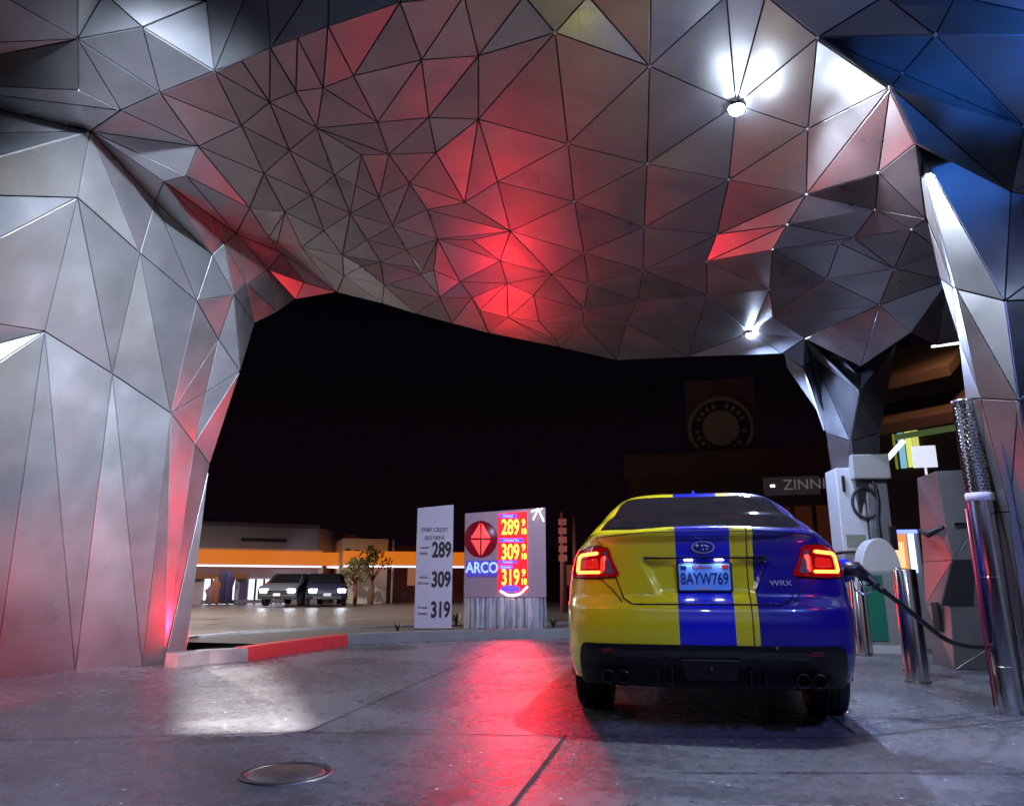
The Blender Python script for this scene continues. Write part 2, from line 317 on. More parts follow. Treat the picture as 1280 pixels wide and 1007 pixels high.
for n, u, v, z in [('a2', 151, 138, 4.34), ('a3', 200, 116, 4.38), ('b0', 268, 89, 4.42), ('c0', 302, 76, 4.45), ('b1', 338, 60, 4.48), ('c1', 372, 48, 4.52), ('b2', 410, 33, 4.56), ('b3', 500, 3, 4.66),
    ('a0', 97, 49, 4.5), ('a1', 178, 34, 4.55), ('x0', 258, 1, 4.75), ('e0', 97, -120, 4.9), ('e1', 130, -8, 4.75), ('e2', 330, -60, 4.9), ('e3', 412, -50, 4.85), ('e4', 560, -150, 4.6), ('e5', -160, -100, 4.6), ('e6', 258, -150, 4.9), ('e7', 430, -200, 4.9), ('ax', 98, 113, 4.38),
    # ceiling rows
    ('n0', 233, 220, 4.25), ('n1', 248, 183, 4.35), ('n2', 302, 157, 4.45), ('n3', 337, 128, 4.45), ('n4', 370, 114, 4.5), ('n5', 404, 110, 4.55), ('n6', 442, 95, 4.6), ('n7', 527, 75, 4.65), ('n8', 598, 70, 4.68), ('n9', 694, 41, 4.7), ('n10', 812, 83, 4.7), ('n11', 1022, 47, 4.55),
    ('d1', 205, 227, 4.25),
    ('m1', 330, 217, 4.42), ('m2', 362, 188, 4.5), ('m3', 396, 160, 4.48), ('m4', 472, 153, 4.6), ('m5', 536, 147, 4.62), ('m6', 598, 149, 4.62), ('m7', 710, 180, 4.68), ('m8', 809, 205, 4.7), ('m9', 911, 225, 4.65), ('m10', 1008, 243, 4.5), ('m11', 1010, 161, 4.55),
    ('y1', 452, 194, 4.42), ('y2', 486, 193, 4.55), ('y3', 545, 191, 4.6),
    ('q1', 312, 260, 4.4), ('q2', 356, 265, 4.5), ('q3', 389, 244, 4.5), ('q4', 418, 219, 4.52), ('q6', 336, 297, 4.3), ('q7', 377, 309, 4.45), ('q8', 405, 288, 4.5), ('q9', 438, 267, 4.6), ('q10', 474, 247, 4.55), ('q11', 512, 229, 4.6),
    ('q12', 581, 253, 4.45), ('q13', 622, 227, 4.55), ('q14', 718, 252, 4.62), ('q15', 805, 284, 4.62), ('q16', 896, 293, 4.6), ('q17', 730, 316, 4.5), ('q18', 804, 338, 4.55), ('q19', 883, 327, 4.5), ('q20', 638, 289, 4.5), ('q21', 547, 299, 4.48), ('q22', 508, 312, 4.5), ('q23', 459, 300, 4.55), ('q24', 428, 319, 4.45), ('q25', 491, 282, 4.5), ('q26', 476, 328, 4.45), ('q27', 526, 343, 4.45), ('q28', 534, 262, 4.58),
    ('z1', 690, 343, 4.35), ('z2', 667, 369, 4.35), ('z3', 635, 397, 4.35), ('z4', 625, 326, 4.4), ('z5', 634, 354, 4.38), ('z6', 600, 388, 4.4), ('z7', 736, 355, 4.4), ('z8', 730, 387, 4.4), ('z9', 783, 404, 4.38), ('z10', 797, 376, 4.45), ('z12', 728, 405, 4.35), ('z13', 674, 402, 4.32), ('z14', 575, 352, 4.42), ('z15', 590, 300, 4.48), ('z16', 695, 425, 4.25),
    ('s2', 478, 379, 4.25), ('s3', 520, 392, 4.2), ('s3b', 565, 404, 4.18), ('s4', 611, 416, 4.15), ('s4b', 700, 434, 4.12), ('s5', 771, 450, 4.1), ('s6', 860, 446, 4.1), ('s7', 977, 442, 4.0),
    ('t1', 542, 338, 4.4), ('t2', 590, 372, 4.38), ('t3', 347, 303, 4.3),
    ('i1', 430, 345, 4.2), ('i2', 480, 356, 4.25), ('i3', 550, 372, 4.3), ('i4', 452, 333, 4.4),
    ('u1', 966, 312, 4.38), ('u2', 984, 281, 4.4), ('u4', 1067, 297, 4.05), ('u5', 1094, 262, 4.0), ('u6', 1157, 274, 3.75), ('u7', 1033, 349, 4.15), ('u8', 1118, 336, 3.98), ('u9', 1099, 381, 3.9), ('u10', 1138, 416, 3.55), ('u11', 1076, 458, 3.5), ('u12', 1006, 423, 3.9), ('u14', 884, 369, 4.4), ('u15', 962, 362, 4.3), ('u16', 1140, 287, 3.85), ('u17', 1049, 304, 4.1), ('u18', 966, 396, 4.25), ('u19', 1178, 315, 3.95), ('u20', 1185, 350, 3.95),
    ('v2', 1113, 109, 4.05), ('v3', 1098, 216, 3.95), ('v5', 1145, 179, 3.8), ('v7', 1169, 44, 4.4), ('v8', 1280, 158, 4.3), ('v9', 1264, 240, 4.0), ('v10', 1195, -5, 4.6), ('v11', 1106, -5, 4.65), ('v12', 1042, -5, 4.6), ('v13', 957, -5, 4.7),
    ('f1', 580, -5, 4.7), ('f2', 598, -110, 4.75), ('f3', 697, -120, 4.75), ('f4', 735, -5, 4.72), ('f5', 816, -120, 4.72), ('f6', 908, -5, 4.72), ('f7', 925, -110, 4.72), ('f8', 1040, -120, 4.7), ('f9', 1190, -120, 4.6), ('f10', 1340, -60, 4.5), ('f11', 1420, -150, 4.5), ('f12', 1420, 44, 4.3), ('f13', 1420, 170, 4.2), ('f14', 1420, 262, 4.0), ('f15', 655, -5, 4.72),
    ('la', 920, 131, 4.62), ('lb', 938, 415, 4.3), ('h1', 1235, 300, 4.0), ('h2', 1235, 420, 3.8), ('h3', 1170, 432, 3.9)]: vz(n, u, v, z)
EDG = '''g1 k2|k2 g2|g2 k6|k6 g3|g3 k5|k5 g4|g4 km|g4 k7|k2 k6|k6 k5|k5 km|km k7|g5 k7|w2 k2|w1 k2|w1 k1|w3 k1|w3 l0|w4 l0|w7 l0|w7 a2|k1 k2|k1 k6|k1 k3|k3 k4|k3 k6|k3 k5|k4 k5|l0 k1|l0 k3|l0 p1|p1 k3|p1 k4|p1 p2|p2 k4|k4 o2|p2 o2|p2 o0|o0 o1|o1 o3|o0 o2|o0 o3|o2 k10|o1 k10|o2 k9|k4 kx|kx k9|kx km|k9 k5|k9 km|k9 k7|k10 k9|o3 o4|o4 o5|k10 r0|o1 o4|o4 r0|o1 o7|o7 s1|o7 o6|o6 r0|o6 s1|o4 o6|
l0 d1|d1 o1|d1 p1|d1 p2|d1 n0|l0 n0|l0 n1|a2 n1|n0 o1|n0 n1|w7 a0|a0 a2|a0 ax|a0 a1|a0 a3|a2 a3|a1 a3|a1 b0|a3 b0|w5 a0|a0 e1|a1 e1|a1 x0|x0 b0|b0 b1|b0 e2|b1 e2|b1 e3|b2 e3|b1 b2|b2 b3|l0 a2|e2 x0|b3 e3|b3 f1|b3 e4|
a3 n1|a3 n2|b0 n2|c0 n3|b1 n4|c1 n5|b2 n6|b0 c0|c0 b1|b1 c1|c1 b2|n1 n2|n2 n3|n3 n4|n4 n5|n5 n6|n6 n7|n7 n8|n8 n9|n9 n10|b3 n6|b3 n7|n7 f1|n8 f15|n8 f1|n9 f15|n9 f4|n10 f5|n10 f6|n1 m1|n2 m1|n2 m2|n3 m2|n3 m3|n4 m3|n5 m3|n5 m4|n6 m4|n7 m4|n7 m5|n8 m5|n8 m6|n9 m6|n9 m7|n10 m7|n10 m8|n10 la|la m8|la m9|la m11|la n11|la f6|n11 v13|n11 v2|n11 v7|n11 m11|v7 v11|v7 v10|v7 v8|v7 f12|v7 v2|v2 v8|n11 v8|
m3 m4|m4 m5|m5 m6|m6 m7|m7 m8|m8 m9|m9 m11|m9 m10|m11 m10|m11 v2|m10 v2|v2 v3|m10 v3|m10 u5|v3 u5|v3 u6|v3 v5|v2 v5|v2 v9|v5 v9|v8 v9|v5 u6|u5 u6|
n1 q1|n0 q1|m1 q1|m1 q2|m2 q3|m1 m2|m2 m3|m3 y1|m3 y2|y1 y2|m4 y2|y2 y3|m6 y3|y3 q11|y2 q11|y1 q4|q3 q4|q4 m3|m2 q4|q4 q10|y1 q10|y1 q9|q2 q3|q1 q2|q1 q6|q2 q6|q2 q7|q3 q8|q3 q9|q4 q9|q2 q8|q7 q8|q8 q9|q9 q10|q10 q11|q7 q24|q8 q24|q9 q23|q24 q23|q23 q25|q9 q25|q10 q25|q25 q28|q11 q28|q28 q21|q25 q21|q23 q26|q25 q22|q23 q22|q22 q21|q22 q26|q22 q27|q24 q26|q26 t1|q27 t1|q27 q21|q21 z14|z14 t1|
q11 q12|y3 q12|m6 q12|m6 q13|q12 q13|q12 q28|q12 q20|q13 q20|q13 m7|q13 q14|m7 q14|q14 m8|m8 q15|q14 q15|q14 q20|q14 q17|q17 q15|q15 m9|q15 q16|m9 q16|q16 m10|q15 q18|q17 q18|q18 q16|q16 q19|q19 u2|u2 m10|q20 q21|q20 q28|q20 z1|z1 q17|z1 z7|q17 z7|q20 z15|z15 q21|z15 z4|z4 q20|z4 z1|z4 q21|z4 z5|z5 z1|z5 z3|z1 z2|z2 z5|z2 z3|z14 z4|z14 z5|z14 t2|t2 z5|t2 z6|z6 z3|z6 s4|z3 z13|z2 z13|z2 z8|z7 z8|z7 z10|q18 z10|z8 z10|z8 z12|z8 z9|z10 z9|z12 z13|z12 z9|z13 z16|z3 s4b|z9 s5|z12 s4b|q18 u14|z9 u14|q19 u14|q18 q19|
t3 q6|t3 q7|q6 o1|q6 s1|q7 q26|t3 s1|q7 i1|i1 s1|i1 s2|q24 i4|i4 i2|q26 i2|i2 s2|i2 s3|i3 s3|t1 i3|i3 s3b|t2 s4|t2 s3b|i3 t2|i1 i2|i2 i3|q1 n0|o1 q1|
u2 u1|u1 u4|u2 u4|u2 u5|u5 u4|u1 u17|u17 u4|u1 u15|u1 u7|u17 u7|u17 u8|u4 u8|u4 u16|u16 u6|u16 u8|u7 u8|u7 u9|u8 u9|u8 u19|u8 u20|u9 u20|u9 u10|u9 u11|u9 u18|u18 u15|u15 u7|u18 u12|u14 u15|u14 lb|u18 lb|u12 u11|u11 u10|u12 s7|s7 s6|lb s6|lb u12|u14 z9|z9 s6|u10 h3|h3 h2'''
OUTER = 'g0 g1 g2 g3 g4 g5 k7 k9 k10 o5 r0 s1 s2 s3 s3b s4 s4b s5 s6 s7 u12 u11 u10 h3 h2 h1 u6 v5 v9 f14 f13 f12 f10 f11 f9 f8 f7 f5 f3 f2 e4 e7 e6 e0 e5 w5 w7 w4 w3 w1 w6 w2 g0'.split()
#CANOPY_END
def tri_region(outer, edges, extra=()):
    names = list(dict.fromkeys(outer+[x for e in edges for x in e]+list(extra)))
    idx = {n: i for i, n in enumerate(names)}
    v2 = [Vector((V[n][0], V[n][1])) for n in names]
    es = [(idx[a], idx[b]) for a, b in edges]+[(idx[a], idx[b]) for a, b in zip(outer, outer[1:])]
    ov, oe, of, orv, ore, orf = delaunay_2d_cdt(v2, es, [], 0, 1e-4)
    poly = [(V[n][0], V[n][1]) for n in outer[:-1]]
    def inside(x, y):
        c = False; j = len(poly)-1
        for i in range(len(poly)):
            if (poly[i][1] > y) != (poly[j][1] > y) and x < (poly[j][0]-poly[i][0])*(y-poly[i][1])/(poly[j][1]-poly[i][1])+poly[i][0]: c = not c
            j = i
        return c
    P3 = [None]*len(ov)
    for i, o in enumerate(orv):
        if o: P3[i] = V[names[o[0]]][2]
    for i, o in enumerate(orv):
        if not o:
            best = None
            for a, b_ in es:
                A, B = v2[a], v2[b_]; L2 = (B-A).length_squared
                t = max(0, min(1, (ov[i]-A).dot(B-A)/L2)); dd = (A+(B-A)*t-ov[i]).length
                if best is None or dd < best[0]: best = (dd, a, b_, t)
            _, a, b_, t = best
            da = (V[names[a]][2]-Vector((0, 0, H))).length; db = (V[names[b_]][2]-Vector((0, 0, H))).length
            r = ray(ov[i].x, ov[i].y).normalized(); P3[i] = Vector((0, 0, H))+r/((1-t)/da+t/db)
            print('CROSS', names[a], names[b_], [round(k) for k in ov[i]])
    tris = []
    for f in of:
        c = sum((ov[i] for i in f), Vector((0, 0)))/len(f)
        if not inside(c.x, c.y): continue
        for k in range(1, len(f)-1):
            t = [f[0], f[k], f[k+1]]
            a, b_, c3 = (P3[i] for i in t); n = (b_-a).cross(c3-a)
            if n.length < 1e-7: continue
            if n.dot(Vector((0, 0, H))-a) < 0: t = t[::-1]
            tris.append(t)
    return P3, tris
def clad(name, P3, tris, parent, gap=.0115, th=.3, hubs=True):
    """one closed panel per triangle, a dark backing behind the joints and an outer shell"""
    me = MB(); cols = []
    for t in tris:
        a, b_, c = (P3[i] for i in t); n = (b_-a).cross(c-a).normalized()
        la, lb, lc = (b_-c).length, (a-c).length, (a-b_).length; s = la+lb+lc
        I = (a*la+b_*lb+c*lc)/s; area = (b_-a).cross(c-a).length/2; ir = 2*area/s
        g = min(gap/2, ir*.3)
        q = [p+(I-p)*(g/ir) for p in (a, b_, c)]; q2 = [p+(I-p)*(min(g+.001, ir*.4)/ir) for p in (a, b_, c)]
        me.add([p+n*.0008 for p in q2]+q+[p-n*.02 for p in q], [(0, 1, 2), (3, 4, 1, 0), (4, 5, 2, 1), (5, 3, 0, 2), (6, 7, 4, 3), (7, 8, 5, 4), (8, 6, 3, 5)])
        col = (random.random(), random.random(), random.random(), 1); cols += [col]*9
    used = sorted({i for t in tris for i in t}); ix = {u: k for k, u in enumerate(used)}
    N = {u: Vector() for u in used}; ec = {}
    for t in tris:
        a, b_, c = (P3[i] for i in t); n = (b_-a).cross(c-a)
        for i in t: N[i] += n
        for k in range(3): ec[(t[k], t[(k+1) % 3])] = 1
    for u in used: N[u].normalize()
    bd = [e for e in ec if (e[1], e[0]) not in ec]; bset = {i for e in bd for i in e}
    for u in used if hubs else ():
        if u in bset or P3[u].x < -1.3 or P3[u].z > 4.75: continue
        n = N[u]; a = n.orthogonal().normalized(); c2 = n.cross(a)
        ring = lambda r, h: [P3[u]+n*h+(a*cos(2*pi*k/8)+c2*sin(2*pi*k/8))*r for k in range(8)]
        me.add(ring(.013, -.01)+ring(.012, .006)+ring(.008, .009), [(k, (k+1) % 8, 8+(k+1) % 8, 8+k) for k in range(8)]+[(8+k, 8+(k+1) % 8, 16+(k+1) % 8, 16+k) for k in range(8)]+[tuple(range(16, 24))], 1); cols += [(.5, .5, .5, 1)]*24
    o = me.build(name, [M_PANEL, M_HUB], parent, fixn=False)
    ca = o.data.color_attributes.new('panel', 'FLOAT_COLOR', 'POINT')
    for i, c in enumerate(cols): ca.data[i].color = c
    bk = MB(); vs = [P3[u]-N[u]*.022 for u in used]; vo = [P3[u]-N[u]*th for u in used]; nU = len(used)
    bk.add(vs+vo, [tuple(ix[i] for i in t) for t in tris]+[tuple(ix[i]+nU for i in t[::-1]) for t in tris]+[(ix[e[1]], ix[e[0]], ix[e[0]]+nU, ix[e[1]]+nU) for e in bd])
    bk.m = [0]*len(tris)+[1]*(len(bk.f)-len(tris))
    bk.build('backing', [M_BACK, M_ROOF], parent, fixn=False)
    return o
canopy = empty('canopy', (0, 0, 0), label='huge faceted stainless steel canopy of triangular panels with folded legs', cat='canopy')
edges = [tuple(e.split()) for e in EDG.replace('\n', '').split('|') if e.strip()]
KEEP = set('a0 a1 a2 a3 ax b0 c0 b1 c1 b2 b3 l0 d1 n0 x0 v2 v3 v5 v7 v8 v9 u4 u5 u6 u16 u10 u11 n11 la lb'.split())
def relax(edges, names, it=7, k=.75):
    for _ in range(it):
        zs = {n: V[n][2].z for n in V}; nb = {}
        for a, b_ in edges: nb.setdefault(a, []).append(b_); nb.setdefault(b_, []).append(a)
        for n in names:
            if n in nb and n not in KEEP:
                u, v, p = V[n]; m_ = sum(zs[q] for q in nb[n])/len(nb[n]); z = zs[n]*(1-k)+m_*k; V[n] = (u, v, Z(u, v, z))
relax(edges, [n for n in V if n[0] in 'nmqyzti' or n in ('s2', 's3', 's4', 's6', 's5', 'u12', 'u9', 's3b', 's4b', 'u14', 'u15', 'u18', 'u1', 'u2', 'u17', 'u7')])
P3, TR = tri_region(OUTER, edges)
cy_leg = lambda t: sum(1 for i in t if (P3[i].z < 3.0)) > 0 or False
leg_t = [t for t in TR if min(P3[i].z for i in t) < 3.55 and max(P3[i].x for i in t) < -1.5]
cei_t = [t for t in TR if t not in leg_t]
clad('leg_cladding', P3, leg_t, canopy); clad('ceiling_panels', P3, cei_t, canopy)
# rear part of the ceiling above and behind the camera
random.seed(3)
gx = [-8+1.5*i for i in range(11)]; gy = [-8+1.35*j for j in range(8)]
RP = []; RT = []
for j, y in enumerate(gy):
    for i, x in enumerate(gx):
        RP.append(Vector((x+random.uniform(-.35, .35)+(.7 if j % 2 else 0), y+random.uniform(-.3, .3), 4.95+random.uniform(-.15, .2)+(.0 if j < 7 else .12))))
for j in range(len(gy)-1):
    for i in range(len(gx)-1):
        a = j*len(gx)+i; b_ = a+1; c = a+len(gx); d = c+1
        for t in ([(a, b_, c), (b_, d, c)] if (i+j) % 2 else [(a, b_, d), (a, d, c)]):
            n = (RP[t[1]]-RP[t[0]]).cross(RP[t[2]]-RP[t[0]]); RT.append(t if n.z < 0 else t[::-1])
clad('ceiling_panels', RP, RT, canopy)
# near right pillar
for n, u, v, d in [('A', 1145, 179, 5.75), ('B', 1158, 272, 5.95), ('C', 1175, 348, 6.05), ('Dd', 1198, 422, 6.15), ('E', 1207, 498, 6.2), ('G', 1240, 640, 6.3), ('J', 1290, 885, 6.4),
    ('K', 1195, 361, 5.85), ('M', 1226, 498, 5.95), ('N', 1262, 640, 6.0), ('O', 1318, 895, 6.1),
    ('P', 1264, 240, 6.1), ('Q', 1256, 376, 5.7), ('Rr', 1273, 500, 5.7), ('S', 1310, 700, 5.8), ('T', 1350, 905, 5.9),
    ('U', 1420, 255, 6.9), ('X', 1400, 370, 6.5), ('Y', 1400, 560, 6.6), ('Zz', 1430, 900, 6.9)]: vd('P'+n, u, v, d)
pe = 'A K|A P|A Q|K Q|K M|A M|C K|Dd M|M N|K Rr|M Rr|Q Rr|P Q|Q U|Q X|Rr X|Rr Y|Rr S|S Y|N S|N O|N Rr|S T|O T|B K|E M|G N'
P3b, T3b = tri_region(['P'+x for x in 'A B C Dd E G J O T Zz Y X U P A'.split()], [('P'+a.split()[0], 'P'+a.split()[1]) for a in pe.split('|')])
clad('leg', P3b, T3b, canopy, th=.22, hubs=False)
# far right pillar
for n, u, v, d in [('1', 1006, 423, 11.0), ('2', 977, 442, 11.3), ('3', 1004, 459, 11.6), ('4', 1017.5, 447, 12.2), ('5', 1076, 458, 11.0), ('6', 1074, 491, 10.6), ('7', 1032, 541, 11.6), ('8', 1063, 551, 11.2), ('9', 1100, 541, 11.5), ('10', 1121, 428, 11.6), ('11', 1137, 417, 11.3),
    ('12', 1051, 670, 11.9), ('13', 1078, 670, 11.4), ('14', 1105, 670, 11.7), ('15', 1064, 797, 12.0), ('16', 1084, 799, 11.6), ('17', 1110, 797, 11.9), ('18', 1057, 670, 11.7)]: vd('C'+n, u, v, d)
for n in ('15', '16', '17'): V['C'+n] = (V['C'+n][0], V['C'+n][1], V['C'+n][2]*1); V['C'+n][2].z = -.01
ce = '1 3|1 4|3 4|1 5|1 6|4 6|5 6|4 7|3 7|4 8|7 8|6 8|6 9|8 9|6 10|5 11|5 10|7 18|8 13|18 13|9 13|9 14|13 14|13 16|18 15|13 15'
P3c, T3c = tri_region(['C'+x for x in '2 3 7 12 15 16 17 14 9 10 11 5 1 2'.split()], [('C'+a.split()[0], 'C'+a.split()[1]) for a in ce.split('|')])
clad('leg', P3c, T3c, canopy, th=.25, hubs=False, gap=.02)

# ------------------------------------------------------------------ canopy downlights
M_LED = emis('lamp_glow', (.55, .70, 1.0), 200)
def downlight(loc, e, color, label, drop=.12, size=.05, r=.062, glow=M_LED):
    t = empty('canopy_light', loc, label=label, cat='light', group='lights under the canopy')
    b = MB(); b.lathe([(r+.012, .05), (r+.012, -.006), (r+.002, -.008), (r, -.004), (r, .05)], n=24); b.build('housing', M_STEEL, t)
    b = MB(); b.lathe([(0, -.012-r*.75)]+[(r*.98*sin(pi/2*k/6), -.012-r*.75*cos(pi/2*k/6)) for k in range(1, 7)], n=24); b.build('lens', glow, t)
    if e: lamp('bulb_light', 'SPOT', (0, 0, -drop), e, color, size, spot=172, blend=.25, parent=t)
    return t
p = V['la'][2]; t_ = downlight((p.x, p.y, p.z-.03), 850, (.72, .82, 1), 'bright white round light shining near the middle of the canopy ceiling', .22)
lamp('glow_light', 'POINT', (0, 0, -.4), 8, (.75, .86, 1), .1, parent=t_)
p = V['lb'][2]; downlight((p.x, p.y, p.z-.03), 620, (.42, .56, 1), 'smaller blue white light shining near the far edge of the canopy', .16, r=.065)
# lights added outside the frame to brighten ground, car and panels
for i, (x, y, z, e, c) in enumerate([(.4, -1.6, 4.75, 150, (.9, .88, 1)), (2.8, .6, 4.6, 850, (.20, .29, 1)), (3.6, 4.6, 3.5, 0, (.03, .16, 1))]):
    t_ = downlight((x, y, z), e, c, ['unseen white light added above and behind the camera', 'unseen blue light added right of the camera', 'unseen deep blue light added at the upper right beside the near pillar'][i], .15)
lamp('added_blue_spot', 'SPOT', (0, 0, -.2), 800, (.03, .22, 1), .1, target=(-.75, .35, 1.2), spot=75, blend=1, parent=t_)  # added for the blue on the upper right panels
t = downlight((-.9, .4, 4.6), 0, None, 'unseen white spotlight added to brighten the left leg')  # added to whiten the left leg, fixture unseen
o = lamp('added_spot', 'SPOT', (0, 0, -.15), 27000, (.68, .79, 1), .12, spot=36, blend=1, parent=t); o.rotation_euler = (Vector((-4.85, 5.5, 2.95))-Vector((-.9, .4, 4.45))).to_track_quat('-Z', 'Y').to_euler()
t = empty('added_uplight', (-5.42, 9.0, .0), label='small red uplight added behind the red kerb to redden the left leg', cat='light')  # added uplight for the red on the inner leg edge
b = MB(); b.lathe([(.055, -.02), (.055, .06), (.045, .065), (.045, .05), (0, .05)], n=20); b.build('housing', M_STEEL, t)
b = MB(); b.lathe([(0, .053), (.044, .053)], n=20); b.build('lens', emis('red_glow', (1, .03, .03), 6), t)
o = lamp('added_red_spot', 'SPOT', (0, 0, .12), 1100, (1, .006, .02), .05, spot=56, blend=.9, parent=t); o.rotation_euler = (Vector((-.20, -1.5, .60))).to_track_quat('-Z', 'Y').to_euler()
t = downlight((-1.6, .8, 4.62), 0, None, 'unseen white spotlight added for the bright patch on the ground by the left leg')  # added spot that makes the bright ground patch
LP = Vector((-1.6, .8, 4.40)); o = lamp('added_spot', 'SPOT', (0, 0, -.22), 12000, (1, .95, .92), .004, spot=34, blend=.05, parent=t)
AX = (Vector((-4.0, 5.9, 0))-LP).normalized(); o.rotation_euler = AX.to_track_quat('-Z', 'Y').to_euler()
ea = AX.cross(Vector((0, 0, 1))).normalized(); eb = ea.cross(AX)
hole = []
for (u, v) in [(228, 829), (338, 832), (380, 914), (233, 914)]:
    d = Z(u, v, 0)-LP; hole.append(AX*.16+(d*(.16/d.dot(AX))-AX*.16))
outer = [AX*.16+ea*(.14*sx_)+eb*(.14*sy_) for sx_, sy_ in ((-1, 1), (1, 1), (1, -1), (-1, -1))]
best = min(range(4), key=lambda k: sum((outer[i]-hole[(i+k) % 4]).length for i in range(4)))
hole = [hole[(i+best) % 4] for i in range(4)]
b = MB(); off0 = Vector((0, 0, -.22)); back = [p-AX*.22 for p in outer]
b.add([p+off0 for p in hole+outer+back], [(k, (k+1) % 4, 4+(k+1) % 4, 4+k) for k in range(4)]+[(4+k, 4+(k+1) % 4, 8+(k+1) % 4, 8+k) for k in range(4)]); b.build('light_mask', M_DARK, t)  # mask added to cut the beam to the patch outline
t = empty('added_uplight', (-4.3, 2.9, 0), label='unseen red uplight added left of the camera to redden the foot of the left leg', cat='light')  # added out of view for the red wash low on the leg
b = MB(); b.lathe([(.055, .0), (.055, .03), (.045, .035), (.045, .02), (0, .02)], n=20); b.build('housing', M_STEEL, t)
b = MB(); b.lathe([(0, .025), (.044, .025)], n=20); b.build('lens', bpy.data.materials['red_glow'], t)
o = lamp('added_red_spot', 'SPOT', (0, 0, .12), 2600, (1, .04, .06), .05, spot=42, blend=1, parent=t); o.rotation_euler = (Vector((-5.8, 6.6, .75))-Vector((-4.3, 2.9, .12))).to_track_quat('-Z', 'Y').to_euler()

# ------------------------------------------------------------------ the car
def car_paint():
    m = mat('car_paint', (.6, .42, .01), rough=.32, coat=1., spec=.5); nt = m.node_tree; b = nt.nodes['Principled BSDF']; L = nt.links.new
    tc = nt.nodes.new('ShaderNodeTexCoord'); sx = nt.nodes.new('ShaderNodeSeparateXYZ'); L(tc.outputs['Object'], sx.inputs[0])
    mr = nt.nodes.new('ShaderNodeMapRange'); mr.inputs[1].default_value = -1; mr.inputs[2].default_value = 1; L(sx.outputs[0], mr.inputs[0])
    cr = nt.nodes.new('ShaderNodeValToRGB'); cr.color_ramp.interpolation = 'CONSTANT'
    Y = (.80, .66, .008, 1); B = (.003, .008, .50, 1); K = (.01, .01, .012, 1)
    st = [(-1, Y), (-.165, B), (.150, Y), (.243, K), (.255, Y), (.285, (.010, .006, .20, 1))]
    e = cr.color_ramp.elements; e[0].position = 0; e[0].color = Y; e[1].position = (1-.165)/2; e[1].color = B
    for x, c in st[2:]: q = e.new((x+1)/2); q.color = c
    L(mr.outputs[0], cr.inputs[0]); L(cr.outputs[0], b.inputs['Base Color'])
    return m
M_CAR = car_paint()
M_SEAL = mat('seam_black', (.006, .006, .007), rough=.8)  # black seal lines round lid, lamps and bumper
M_GLASS = mat('tinted_glass', (.010, .010, .012), rough=.04, spec=.6)
M_TRIM = mat('black_trim', (.006, .006, .007), rough=.38, spec=.3)
M_LENS = mat('red_lens', (.16, .003, .004), rough=.08, coat=1, emit=(1, .01, .01), es=.12)
M_LENS2 = mat('red_lens_glow', (.2, .004, .004), rough=.1, coat=1, emit=(1, .02, .015), es=.6)
M_BAR = emis('tail_light_bar', (1, .12, .02), 11)
M_CLEAR = mat('clear_lens', (.35, .33, .36), rough=.08, metal=.6, coat=1)
def interp(t, pts):
    if t <= pts[0][0]: return pts[0][1]
    for (a, x), (b, y) in zip(pts, pts[1:]):
        if t <= b:
            s = (t-a)/(b-a); s = s*s*(3-2*s) if len(pts) > 8 else s
            return x+(y-x)*s
    return pts[-1][1]
WZ = [(.26, .855), (.32, .868), (.45, .878), (.6, .885), (.75, .883), (.88, .868), (.97, .845), (1.03, .815), (1.08, .76), (1.12, .70)]
Y0 = [(.26, .11), (.30, .07), (.36, .025), (.45, .0), (.58, -.005), (.67, .01), (.715, .055), (.74, .085), (.90, .09), (1.0, .078), (1.062, .066), (1.088, .015), (1.105, .0), (1.12, .03)]
def smooth(fn, t, w=.012): return (fn(t-w)+2*fn(t)+fn(t+w))/4
wz = lambda z: smooth(lambda q: interp(q, WZ), z, .02)
y0 = lambda z: smooth(lambda q: interp(q, Y0), z, .014)
def fr(x, z):
    s = min(.9999, abs(x)/wz(z))
    return y0(z)+.66*(1-(1-s**4.0)**(1/4.0))
def sst(a, b, t): t = max(0, min(1, (t-a)/(b-a))); return t*t*(3-2*t)
def recess(x, z, g=0.):
    hw = .265+(.375-.265)*max(0, min(1, (z-.73)/.22))
    return sst(-.012-g, .028-g, hw-abs(x))*sst(-.02-g, .03-g, z-.745)*sst(-.004-g, .008-g, .955-z)
car = empty('car', (.11, 4.66, 0), R(.6), label='yellow and blue sedan with racing stripe, seen from behind with glowing tail lights, being refuelled', cat='car')
car.scale = (1, 1, 1.03)
# body shell
NA, NV = 96, 60
b = MB(); zt = lambda y: interp(y, [(0, 1.12), (3.0, 1.10), (3.3, 1.05), (4.0, .93), (4.4, .85), (4.6, .78)])
rows = []
side_ys = [.74+.04*i for i in range(76)]
for j in range(NV+1):
    v = j/NV; zr = .26+v*.86; ring = []
    for i in range(NA//2+1):                       # rear, centre -> right
        s = sin(pi/2*(i/(NA//2))); x = wz(zr)*s; s = min(s, 1)
        y = y0(zr)+.66*(1-max(0, 1-s**4.0)**(1/4.0))+.075*recess(x, zr, .012)+.004
        ring.append((x, y, zr))
    for y in side_ys:
        zz = .26+v*(zt(y)-.26)
        ring.append((wz(zr)*(1-.02*sst(3.6, 4.0, y)), max(y, y0(zr)+.66+.01), zz))
    for i in range(NA//4+1):
        s = cos(pi/2*(i/(NA//4))); yy = 3.82+.76*(1-s**2.6)**(1/2.6)
        ring.append((wz(zr)*.98*s, yy, .26+v*(zt(yy)-.26)))
    rows.append(ring)
n = len(rows[0]); vs = [p for r in rows for p in r]+[(-x, y, z) for r in rows for (x, y, z) in r]
wc = ((.98, .33), (3.63, .33))
